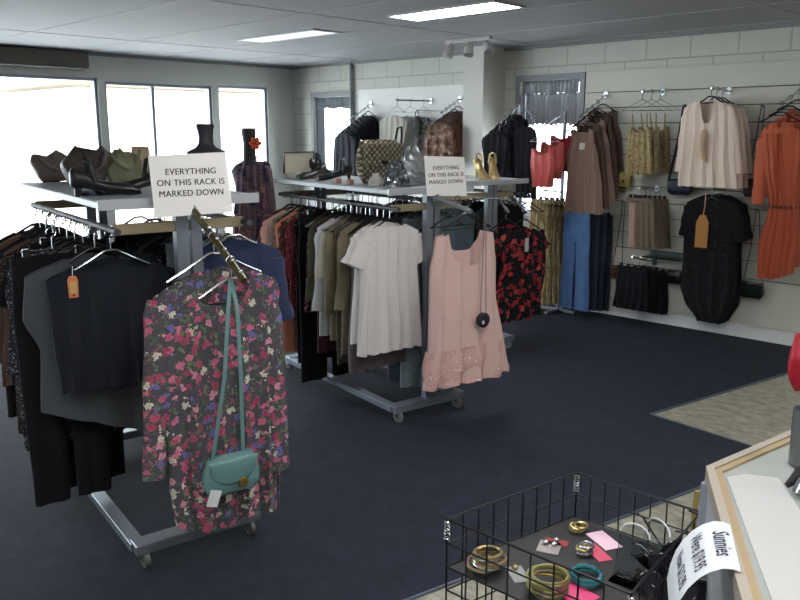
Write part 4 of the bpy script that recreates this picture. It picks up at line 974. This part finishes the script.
def zipx(r, w_, h, d_):
    MB().tube([(-w_*.4, -d_*.3, h*.8), (-w_*.25, -d_*.6, h*.55), (0, -d_*.7, h*.4), (w_*.25, -d_*.6, h*.5), (w_*.42, -d_*.3, h*.85)], .007, 8).build('strap', r.children[0].data.materials[0], r)
    for v in r.children[0].data.vertices:
        c_ = v.co; k_ = c_.z/h; c_.x += .18*w_*math.sin(9*c_.x/w_+4*k_)*k_; c_.z *= 1-.22*abs(math.sin(5*c_.x/w_+r.location.x*9)); c_.y *= 1+.15*math.sin(11*c_.x/w_+6*k_)
lump(-.12, 33, 72, 150, 182, O1, Z1, tanl, 'taupe slouchy bag at the far end of the front rack shelf', 'handbag', 'handbag', extra=zipx)
lump(-.15, 64, 104, 146, 184, O1, Z1, plain('brown_dark_leather', '3c3430', .5), 'dark brown slouchy bag in the middle of the front rack shelf', 'handbag', 'handbag', extra=zipx, depth=.14)
lump(.02, 103, 140, 144, 180, O1, Z1, olivel, 'olive green bag beside the big marked down sign', 'handbag', 'handbag', extra=zipx, topk=.45)
lump(.18, 130, 150, 148, 178, O1, Z1, plain('tan_leather', 'a08a6c', .5), 'tan and cream bag half behind the big marked down sign', 'handbag', 'handbag', depth=.08)
def shoe(O, l, px, zs, ang, sc_, mat, label, heel=.07, group=None, boot=False):
    l = l_for(O, px, 182, l) if l < 0 or O is not O3 else l; pl = RP(O, l); u, _ = pl.uz(px, 182)
    r = empty('shoe', pl.at(u, zs), pl.ang+ang, label, 'shoe', group)
    S = [(-.12, .0, .012, .02), (-.11, .0, .03, .036), (-.07, .0, .045, .042), (-.02, heel*.2, heel*.25+.04, .038), (.03, heel*.65, heel*.7+.035, .03), (.08, heel*.95, heel+.06, .03), (.115, heel, heel+.07, .024), (.125, heel+.01, heel+.06, .01)]
    vs = []; n = 16
    for y, zb, zt, hw in S:
        for i in range(n): a = 2*PI*i/n; vs.append((y, hw*math.cos(a), (zb+zt)/2+(zt-zb)/2*math.sin(a)))
    f = [(j*n+i, (j+1)*n+i, (j+1)*n+(i+1) % n, j*n+(i+1) % n) for j in range(len(S)-1) for i in range(n)]+[tuple(range(n)), tuple(range((len(S)-1)*n, len(S)*n))[::-1]]
    MB().add(vs, f).xf(Matrix.Scale(sc_, 4)).build('upper', mat, r)
    MB().tube([(.1*sc_, 0, heel*sc_*1.02), (.105*sc_, 0, 0)], [.014*sc_, .008*sc_], 10).build('heel', mat, r)
    MB().tube([(.05*sc_, -.03*sc_, (heel+.02)*sc_), (.06*sc_, -.02*sc_, (heel+.09)*sc_), (.07*sc_, 0, (heel+.1)*sc_), (.06*sc_, .02*sc_, (heel+.09)*sc_), (.05*sc_, .03*sc_, (heel+.02)*sc_)], .008*sc_, 8).build('ankle_strap', mat, r)
    return r
shoe(O1, -.2, 106, Z1, PI+.1, 1.05, black_leather, 'shiny black court shoe on the front rack shelf, toe towards the big sign', .03)
shoe(O1, -.08, 134, Z1, .1, 1.05, black_leather, 'black court shoe beside the big sign on the front rack shelf', .03)
# clear beads
r = tag(MB().tube([(.05*math.cos(a/10*2*PI)*(.6 if 0 else 1), .04*math.sin(a/10*2*PI), .008+.0) for a in range(10)], .008, 8, closed=True).build('bracelet', glassy('crystal', 'dfe8ff', .5, .05), None, RP(O1, .3).at(-.24, Z1), 0), 'clear crystal bracelet at the window side edge of the front rack shelf', 'bracelet')
# second rack shelf
pl = RP(O2, l_for(O2, 302, 176, .05)); u0, z0 = pl.uz(288, 153); u1, _ = pl.uz(317, 153)
r = empty('jewellery_box', pl.at((u0+u1)/2, Z2), pl.ang, 'open cream lined jewellery box with dark edges on the second rack shelf', 'box')
w_ = (u1-u0)/2; h = z0-Z2; cm = plain('cream_lining', 'b8b4a4', .7); dk = plain('box_dark', '2c2e34', .5)
MB().box(-w_, w_, -.1, .05, .001, .035, .003).build('tray', cm, r)
MB().box(-w_, w_, .05, .062, .03, h, .002).build('lid', cm, r)
fb = MB(); fb.box(-w_-.006, -w_, .045, .064, .03, h+.006).box(w_, w_+.006, .045, .064, .03, h+.006).box(-w_, w_, .045, .064, h, h+.006); fb.build('lid_edge', dk, r, smooth=False)
for i, (px, a_, l, lb) in enumerate(((312, .2, -.12, 'black suede shoe lying beside the jewellery box'), (334, -.2, -.1, 'black suede shoe next to the quilted bag'), (326, PI, .05, 'black shoe behind the pair beside the jewellery box'))):
    shoe(O2, l, px, Z2, a_, 1.0, black_leather, lb, .06 if i == 2 else .035)
quil = bpy.data.materials.new('quilted'); quil.use_nodes = True; nt = quil.node_tree; N, L = nt.nodes, nt.links; b = N['Principled BSDF']
tc = N.new('ShaderNodeTexCoord'); sp = N.new('ShaderNodeSeparateXYZ'); L.new(tc.outputs['Object'], sp.inputs[0])
def wv_(sgn):
    ad = N.new('ShaderNodeMath'); ad.operation = 'MULTIPLY_ADD'; ad.inputs[1].default_value = sgn; L.new(sp.outputs[2], ad.inputs[0]); L.new(sp.outputs[0], ad.inputs[2])
    m1 = N.new('ShaderNodeMath'); m1.operation = 'MULTIPLY'; m1.inputs[1].default_value = 85; L.new(ad.outputs[0], m1.inputs[0])
    s1 = N.new('ShaderNodeMath'); s1.operation = 'SINE'; L.new(m1.outputs[0], s1.inputs[0]); a1 = N.new('ShaderNodeMath'); a1.operation = 'ABSOLUTE'; L.new(s1.outputs[0], a1.inputs[0]); return a1
mn = N.new('ShaderNodeMath'); mn.operation = 'MINIMUM'; L.new(wv_(1).outputs[0], mn.inputs[0]); L.new(wv_(-1).outputs[0], mn.inputs[1])
cr = N.new('ShaderNodeValToRGB'); e = cr.color_ramp.elements; e[0].position = .1; e[0].color = srgb('2c2824'); e[1].position = .5; e[1].color = srgb('a89e86'); L.new(mn.outputs[0], cr.inputs[0]); L.new(cr.outputs[0], b.inputs['Base Color'])
bp = N.new('ShaderNodeBump'); bp.inputs['Distance'].default_value = .01; L.new(mn.outputs[0], bp.inputs['Height']); L.new(bp.outputs[0], b.inputs['Normal']); b.inputs['Roughness'].default_value = .35; b.inputs['Metallic'].default_value = .3
def qx(r, w_, h, d_):
    MB().box(-w_*.46, w_*.46, -d_*.5-.012, -d_*.5-.002, h*.42, h*.95, .004).build('flap', quil, r)
    MB().box(-.018, .018, -d_*.5-.02, -d_*.5-.012, h*.44, h*.54, .003).build('clasp', darkmetal, r)
lump(.0, 357, 400, 141, 178, O2, Z2, quil, 'large bronze quilted handbag standing on the second rack shelf', 'handbag', 'handbag', depth=.1, handle=False, extra=qx)
pl = RP(O2, l_for(O2, 378, 178, .0)); u0, z0 = pl.uz(399, 145)
o = MB().tube([(0, .02, 0), (.01, .04, .06), (.035, .05, .13), (.05, .03, .14), (.03, 0, .07), (.01, -.02, 0)], .007, 8).build('leather_strap', black_leather, None, pl.at(u0-.01, z0-.03), pl.ang)
mw_ = o.location.copy(); tag(o, 'black looped leather strap curling up beside the quilted handbag', 'strap')
plast = glassy('clear_plastic', 'dfe4e8', .45, .12)
def crump(l, px0, px1, py0, O, zs, mat, label, name, cat, depth=.12, seed=1):
    l = l_for(O, (px0+px1)/2, 182, l); pl = RP(O, l); u0, z0 = pl.uz(px0, py0); u1, _ = pl.uz(px1, py0); R = random.Random(seed); w_ = u1-u0; h = z0-zs; n = 22; m = 12; vs = []
    for j in range(m+1):
        t = j/m
        for i in range(n):
            a = 2*PI*i/n; k = math.sin(PI*(.5+.5*(1-t)))*.0+(1-.75*(1-t)**2); k *= 1+R.uniform(-.09, .09)
            vs.append((w_/2*k*math.cos(a), depth/2*k*math.sin(a), max(.002, h*(1-t)*(1+R.uniform(-.05, .05)))))
    f = [(j*n+i, (j+1)*n+i, (j+1)*n+(i+1) % n, j*n+(i+1) % n) for j in range(m) for i in range(n)]+[tuple(range(n)), tuple(range(m*n, m*n+n))[::-1]]
    return tag(MB().add(vs, f).build(name, mat, None, pl.at((u0+u1)/2, zs), pl.ang, smooth=False), label, cat)
crump(.05, 396, 428, 146, O2, Z2, plain('silver_wrap', '9c9fa2', .25, .6, .1, 30), 'silvery wrapped bag beside the small marked down sign', 'gift_bag', 'gift bag', seed=4)
crump(-.12, 385, 408, 160, O2, Z2, plast, 'crumpled clear plastic pouch in front of the silvery bag', 'plastic_pouch', 'pouch', seed=9)
crump(-.2, 368, 384, 174, O2, Z2, plain('white_tissue', 'b8bab4', .7), 'small white tissue bundle at the edge of the second rack shelf', 'tissue_bundle', 'tissue', depth=.06, seed=6)
for i, px in enumerate((338, 350)):
    pl = RP(O2, l_for(O2, px, 180, -.24)); u, _ = pl.uz(px, 180); tag(MB().box(-.018, .018, -.012, .012, 0, .03, .003).build('perfume_box', plain('rosy_box', '9c7466', .6), None, pl.at(u, Z2), pl.ang), ['small rosy box on the second rack shelf near the black shoes', 'small rosy box on the second rack shelf under the quilted bag'][i], 'box')
# gold shoes
shoe(O3, .14, 481, Z3, PI/2-.35, .95, gold, 'gold strappy high heeled shoe nearer the small sign on the third rack shelf', .1, 'gold shoes')
shoe(O3, .14, 493, Z3, PI/2-.6, .95, gold, 'gold strappy high heeled shoe nearer the shelf end on the third rack', .1, 'gold shoes')
# ================================================================== glass counter, wire bin and what lies in it
ZC = .9
c0, c1, c2 = gz(706, 466, ZC), gz(790, 430, ZC), gz(742, 600, ZC)
d1 = (c1-c0).normalized(); d2 = (c2-c0).normalized()
e1 = c0+d1*1.3; e2 = c0+d2*1.25
inner = Vector((.55, 0, 0))
poly = [c0, e1, e1+Vector((1.0, -.2, 0)), e2+Vector((1.0, .1, 0)), e2]
def inset(P, d):
    n = len(P); out = []
    cx = sum((p for p in P), Vector())/n
    for i in range(n):
        a, b_, c = P[i-1], P[i], P[(i+1) % n]
        e_ = (b_-a).normalized(); f_ = (c-b_).normalized(); n1 = Vector((-e_.y, e_.x, 0)); n2 = Vector((-f_.y, f_.x, 0))
        if (cx-b_).dot(n1) < 0: n1 = -n1
        if (cx-b_).dot(n2) < 0: n2 = -n2
        k = (n1+n2); k = k/(k.dot(n1)); out.append(b_+k*d)
    return out
def ring(mb, A, B, z0, z1):
    n = len(A)
    v = [(p.x, p.y, z1) for p in A]+[(p.x, p.y, z1) for p in B]+[(p.x, p.y, z0) for p in A]+[(p.x, p.y, z0) for p in B]
    f = []
    for i in range(n):
        j = (i+1) % n; f += [(i, j, n+j, n+i), (2*n+j, 2*n+i, 3*n+i, 3*n+j), (2*n+i, 2*n+j, j, i), (n+i, n+j, 3*n+j, 3*n+i)]
    mb.add(v, f)
wood = plain('pale_timber', 'a08c6c', .5, 0, .12, 12); wood2 = plain('brown_timber', '7c5c3c', .5, 0, .15, 12)
ctr = empty('display_counter', (0, 0, 0), 0, 'glass topped shop counter with pale timber edging and aluminium sides', 'counter')
P1_ = inset(poly, .018); P2_ = inset(poly, .034)
mb = MB(); ring(mb, poly, P1_, ZC-.035, ZC); mb.build('top_edging', plain('edging_pale', 'a49c90', .45), ctr, smooth=False)
mb = MB(); ring(mb, P1_, P2_, ZC-.035, ZC-.004); mb.build('timber_bead', wood, ctr, smooth=False)
mb = MB(); mb.prism([(p.x, p.y) for p in P2_], ZC-.02, ZC-.01); mb.build('glass_top', plain('counter_top', 'a4aaa6', .12, 0, .06, 3), ctr, smooth=False)
S_ = inset(poly, .006)
mb = MB(); ring(mb, S_, inset(poly, .02), .02, ZC-.036); mb.build('side_panel', plain('alu_side', 'b0b6bc', .5, .1), ctr, smooth=False)
Q = inset(poly, .01)
for i, p in enumerate(Q[:1]+Q[4:]): MB().box(-.014, .014, -.014, .014, .0, ZC-.036, .003).build('corner_post', alu, ctr, (p.x, p.y, 0))
# white paper sheet over most of the top
pp = [gz(722, 470, ZC), gz(782, 474, ZC), gz(830, 560, ZC), gz(830, 640, ZC), gz(775, 640, ZC)]
n_ = (c2-c0).normalized()
mbp = MB().prism([(p.x, p.y) for p in [gz(727, 474, ZC), gz(745, 471, ZC), gz(779, 475, ZC), gz(800, 506, ZC), gz(840, 600, ZC), gz(774, 600, ZC)]], ZC-.009, ZC-.007)
tag(mbp.build('paper_sheet', plain('sheet_paper', 'b6b7b6', .7), smooth=False), 'large white paper sheet laid over the counter top', 'paper')
# bent price card taped on the counter edge
PT = [gz(729, 525, ZC+.004), gz(738, 572, ZC+.004)]
out = Vector((d2.y, -d2.x, 0)); out = -out if out.x > 0 else out
a = gz(730, 526, ZC); b_ = gz(741, 574, ZC)
wid = (b_-a).length; ux = (b_-a).normalized(); vv = Vector((ux.y, -ux.x, 0)); vv = vv if vv.x < 0 else -vv
cardw = wid*1.0
prof = [(-.0, .003), (.012, .007), (.03, .006), (.05, -.004), (.068, -.02), (.084, -.042), (.096, -.068), (.104, -.098), (.108, -.13)]
r = empty('price_card', a, math.atan2(ux.y, ux.x), 'curled white Sunnies price card taped over the edge of the counter', 'sign')
Ml = Matrix.Rotation(-math.atan2(ux.y, ux.x), 3, 'Z'); vl = Ml @ vv
vs = []; 
for off in (0, -.0008):
    for (q, z) in prof:
        for t in (0, .25, .5, .75, 1): vs.append((t*cardw+vl.x*q, vl.y*q, z+off))
k = len(prof)*5; fs = []
for o_ in (0, k):
    for i in range(len(prof)-1):
        for t in range(4):
            q = (o_+i*5+t, o_+i*5+t+1, o_+(i+1)*5+t+1, o_+(i+1)*5+t); fs.append(q if o_ else q[::-1])
MB().add(vs, fs).build('card', plain('card_white', 'd2d8de', .5), r)
# the words follow the curl of the card
def curled(body, size, q0, r, sx=.8, align=.5):
    c = bpy.data.curves.new('t', 'FONT'); c.body = body; c.size = size; c.align_x = 'CENTER'; c.align_y = 'CENTER'; c.offset = .0006; c.resolution_u = 3
    o = bpy.data.objects.new('t', c); col.objects.link(o); dg = bpy.context.evaluated_depsgraph_get(); me = bpy.data.meshes.new_from_object(o.evaluated_get(dg)); bpy.data.objects.remove(o)
    import bmesh
    bm = bmesh.new(); bm.from_mesh(me); bmesh.ops.subdivide_edges(bm, edges=[e for e in bm.edges if e.calc_length() > .006], cuts=3); bm.to_mesh(me); bm.free()
    L_ = [0]
    for p, q in zip(prof, prof[1:]): L_.append(L_[-1]+math.hypot(q[0]-p[0], q[1]-p[1]))
    for v in me.vertices:
        s = q0-v.co.y; x = v.co.x*sx
        for i in range(len(prof)-1):
            if s <= L_[i+1] or i == len(prof)-2:
                t = (s-L_[i])/(L_[i+1]-L_[i]); qx_ = prof[i][0]+(prof[i+1][0]-prof[i][0])*t; z = prof[i][1]+(prof[i+1][1]-prof[i][1])*t
                nx, nz = -(prof[i+1][1]-prof[i][1]), (prof[i+1][0]-prof[i][0]); nl = math.hypot(nx, nz); break
        v.co = (cardw*align+x+vl.x*(qx_+nx/nl*.0008), vl.y*(qx_+nx/nl*.0008), z+nz/nl*.0012)
    me.materials.clear(); me.materials.append(plain('card_ink', '2c3048', .6))
    oo = bpy.data.objects.new('lettering', me); col.objects.link(oo); oo.parent = r; return oo
curled('Sunnies', .042, .024, r, .75, .5)
curled('Were $19.95', .038, .072, r, .62, .52)
curled('Now $12.95', .038, .12, r, .62, .52)

# black objects at the right edge of the counter
pb = gz(762, 490, ZC)
r = empty('perfume_bottle', Vector((pb.x+.06, pb.y+.06, ZC-.007)), math.radians(20), 'dark glossy bag-like holder with silver cone on the counter by the frame edge', 'holder')
MB().tube([(-.01, -.03, .008), (.0, -.012, .03), (.012, .0, .06)], [.011, .012, .003], 14).build('tip', chrome, r)
MB().tube([(-.03, .0, .01), (.0, .012, .04), (.035, .02, .08), (.08, .02, .15)], [.006, .017, .024, .028], 12).build('sleeve_body', black_leather, r)
r.name = 'umbrella_holder'; r['label'] = 'black glossy folded umbrella with a silver tip lying on the counter'; r['category'] = 'umbrella'; r.name = 'folding_umbrella'
pv = gz(796, 464, ZC); pv.x += .01
r = empty('vase', Vector((pv.x, pv.y+.03, ZC-.009)), 0, 'grey glass cylinder vase standing on the counter at the picture edge', 'vase')
MB().lathe([(.03, 0), (.036, .004), (.036, .135), (.032, .135), (.032, .01), (.001, .01)], n=28).build('glass', plain('grey_glass', '5c6062', .15), r)
MB().tube([(.0, 0, .01), (-.004, 0, .2), (.012, 0, .29)], .006, 8).build('dark_stem', black_plastic, r)
rd = empty('red_handbag', Wp(800, 362, 3.2) if False else Vector((0, 0, 0)), 0, 'bright red bag at the right edge above the vinyl floor', 'handbag')
dd = ray(813, 363)*2.9+EYE; rd.location = dd
soft_box(.16, .2, .08, .85).build('body', plain('red_leather', 'a8142c', .4), rd, rz=.5)
MB().tube([(-.05, 0, .09), (-.03, 0, .17), (.03, 0, .17), (.05, 0, .09)], .006, 8).build('handle', plain('red_leather', 'a8142c'), rd, rz=.5)
hs = empty('bag_stand', (dd.x, dd.y, 0), 0, 'thin black floor stand carrying the red bag at the picture edge', 'bag stand')
MB().lathe([(.13, 0), (.13, .012), (.02, .02), (.008, .04), (.008, dd.z+.16)], n=24).build('pole', black_plastic, hs)
hs.location.x += .0; hs.location.y += .055
MB().tube([(0, 0, dd.z+.158), (0, -.07, dd.z+.162)], .006, 8).build('hook', black_plastic, hs)

# ---- wire bin
ZR = .75
A = gz(447, 519, ZR); B = gz(577, 473, ZR); D = gz(631, 594, ZR); 
Cc = B+(D-A)*.72
A.z = B.z = D.z = Cc.z = 0
blackw = plain('black_wire', '121216', .4, .3)
bin_ = empty('wire_bin', A, 0, 'black wire grid bin holding jewellery below the counter', 'wire bin')
CO = [Vector((0, 0, 0)), B-A, Cc-A, D-A]
def panel_(i, nv, name, zb=.0):
    p, q = CO[i], CO[(i+1) % 4]; mb = MB()
    for k in range(nv+1):
        c = p.lerp(q, k/nv); mb.tube([(c.x, c.y, zb), (c.x, c.y, ZR)], .0022, 5)
    z = ZR
    while z > zb: mb.tube([(p.x, p.y, z), (q.x, q.y, z)], .0022 if z < ZR else .0032, 5); z -= .062
    return mb.build(name, blackw, bin_)
for i, nv in ((0, 9), (1, 8), (2, 9), (3, 8)): panel_(i, nv, 'grid_panel')
ZP = .625
mb = MB(); cin = [c*.98+sum(CO, Vector())/4*.02 for c in CO]
mb.prism([(c.x, c.y) for c in cin], ZP-.006, ZP).build('tray', plain('tray_black', '17181c', .5, 0, .1, 30), bin_, smooth=False)
for c in CO[:2]+CO[2:]:
    mb = MB(); pts = []
    for k in range(0, 7*10+1): a_ = k/10*2*PI; pts.append((c.x+.0065*math.cos(a_), c.y+.0065*math.sin(a_), ZR-.055+.05*k/70))
    mb.tube(pts, .0016, 5).build('corner_coil', chrome, bin_)
def on_tray(px, py): p = gz(px, py, ZP+.002); return Vector((p.x, p.y, ZP+.0005))
def card_set(px, py, ang, c, w_, h_, label, gems=None, gcol=None):
    r = empty('jewellery_card', on_tray(px, py), ang, label, 'jewellery card', 'carded jewellery in the bin')
    MB().box(-w_/2, w_/2, -h_/2, h_/2, 0, .0015).build('card', plain('card_'+c, c, .5), r, smooth=False)
    for i, (x, y) in enumerate(gems or ()): MB().ball((x, y, .008), .0075, 10, sz=.8).build('stone', gcol or gold, r)
card_set(549, 547, .4, '9c9494', .055, .06, 'grey backed card of red earrings in the wire bin', ((-.01, .01), (.012, .008)), chrome)
card_set(556, 542, .4, '8c2c2c', .06, .03, 'narrow red jewellery card behind the grey one', ((.0, .0),), chrome)
card_set(604, 540, -.45, 'e8c4d8', .09, .05, 'pale pink jewellery card near the back corner of the wire bin')
card_set(597, 552, -.5, 'd0506c', .085, .036, 'deep pink jewellery card beside the gold chain')
card_set(576, 594, -.1, 'd8407a', .085, .065, 'hot pink card at the front of the bin under the turquoise bangle')
card_set(518, 574, -.6, '8c8e8c', .07, .04, 'grey jewellery card with a dark red edge behind the gold coil', ((-.02, .0),), gold)
def bangle(px, py, R_, r_, mat, label, n=1, tilt=.0, sy=1, name='bangle', closed_n=32, wob=0):
    mats = mat if isinstance(mat, list) else [mat]
    o = empty(name, on_tray(px, py), 0, label, name.replace('_', ' '), 'bangles in the bin')
    for i in range(n):
        RR = R_*(1-.05*(i % 3)); cx, cy = random.uniform(-wob, wob), random.uniform(-wob, wob); ti = random.uniform(-.12, .12) if n > 1 else 0
        MB().tube([(cx+RR*math.cos(a), cy+RR*sy*math.sin(a), r_*(1+1.55*i)+.002+RR*abs(ti)+RR*ti*math.cos(a)) for a in [2*PI*k/closed_n for k in range(closed_n)]], r_, 8, closed=True).build('ring', mats[i % len(mats)], o)
    return o
greeny = plain('brass_green', 'a09c68', .35, .6); copper = plain('coppery', '9c8468', .3, .5); turq = plain('turquoise_shine', '2c7c84', .15, .3, coat=1)
bangle(586, 580, .035, .0055, turq, 'turquoise glossy bangle lying over the hot pink card', 2)
bangle(549, 590, .045, .003, [greeny, gold], 'thick coil of thin brass green bangles at the front of the bin', 9, wob=.006)
bangle(487, 566, .036, .004, [copper, chrome, gold], 'jumble of copper and silver bangles in the corner of the bin', 6, wob=.01)
bangle(579, 531, .018, .0035, gold, 'small gold chain bracelet at the back of the bin', 3, wob=.008, name='bracelet')
bangle(583, 552, .018, .004, [chrome, gold], 'silver and gold bracelet beside the deep pink card', 3, wob=.008, name='bracelet')
# clear acrylic stand
acr2 = glassy('acrylic_clear', 'eef2f4', .15)
def acrylic(px, py, ang, w_, h_, label):
    r = empty('acrylic_display', on_tray(px, py), ang, label, 'acrylic display', 'acrylic displays'); 
    MB().box(-w_/2, w_/2, -.03, .03, 0, .004).build('foot', acr2, r, smooth=False)
    pts = [(-w_/2, 0), (w_/2, 0), (w_/2, h_*.8)]+[(w_/2*math.cos(a), h_*.8+h_*.2*math.sin(a)) for a in (PI/8, PI/4, 3*PI/8, PI/2, 5*PI/8, 3*PI/4, 7*PI/8)]+[(-w_/2, h_*.8)]
    MB().prism(pts, -.002, .002).xf(Matrix.Translation((0, 0, .004)) @ Matrix.Rotation(PI/2-.25, 4, 'X')).build('upright', acr2, r, smooth=False)
    e_ = MB().tube([(x, -.0+y_*.0, .004) if 0 else (x, math.sin(.25)*y_, .004+math.cos(.25)*y_) for x, y_ in pts[2:]], .0022, 6).build('edge', plain('acrylic_edge', 'e4e8ea', .1), r)
acrylic(628, 580, .1, .07, .13, 'clear acrylic arch display with pale edge in the wire bin')
acrylic(650, 560, -.5, .085, .1, 'wider clear acrylic display leaning behind the arch shaped one')
tag(MB().tube([(0, 0, .0), (.0, .0, .1), (.003, .0, .15)], .007, 10).build('display_rod', plain('gold_perspex', 'b8a25c', .2, .3), None, on_tray(692, 545)+Vector((.0, .0, 0))), 'upright gold coloured rod between the bin and the counter', 'rod')
# sunglasses on a small rack
def shades(p, rz, rx, mat, label):
    r = empty('sunglasses', p, 0, label, 'sunglasses', 'dark sunglasses'); r.rotation_euler = (rx, 0, rz)
    for s in (-1, 1):
        MB().lathe([(.2, -.002), (1, -.0015), (1, .0015), (.2, .002)], (0, 0, 0), 24, .028, .024).xf(Matrix.Translation((s*.034, 0, 0)) @ Matrix.Rotation(PI/2, 4, 'X')).build('lens', plain('dark_lens', '181824', .3), r)
        MB().tube([(s*.034+.029*math.cos(a), -.001, .025*math.sin(a)) for a in [2*PI*k/20 for k in range(20)]], .0028, 8, closed=True).build('rim', mat, r)
        MB().tube([(s*.063, 0, .012), (s*.068, .01, .012), (s*.068, .1, .008), (s*.066, .13, -.008)], .0028, 8).build('temple', mat, r)
    MB().tube([(-.007, 0, .006), (0, -.002, .01), (.007, 0, .006)], .003, 8).build('bridge', mat, r)
sg = plain('shiny_black', '141318', .18)
bs = on_tray(672, 590)
for i, (px, py, z, rz, rx) in enumerate(((688, 548, .72, .9, .25), (678, 566, .70, .6, -.1), (694, 570, .69, 1.2, .2), (668, 586, .665, .4, -.4), (684, 592, .655, .8, -.1))):
    shades(gz(px, py, z), rz, rx, sg, ['glossy black sunglasses, topmost of the heap beside the Sunnies card', 'black sunglasses just under the topmost pair beside the card', 'black sunglasses tucked closest to the Sunnies card', 'black sunglasses lowest in the bin corner next to the acrylic display', 'black sunglasses at the bottom picture edge below the card'][i])
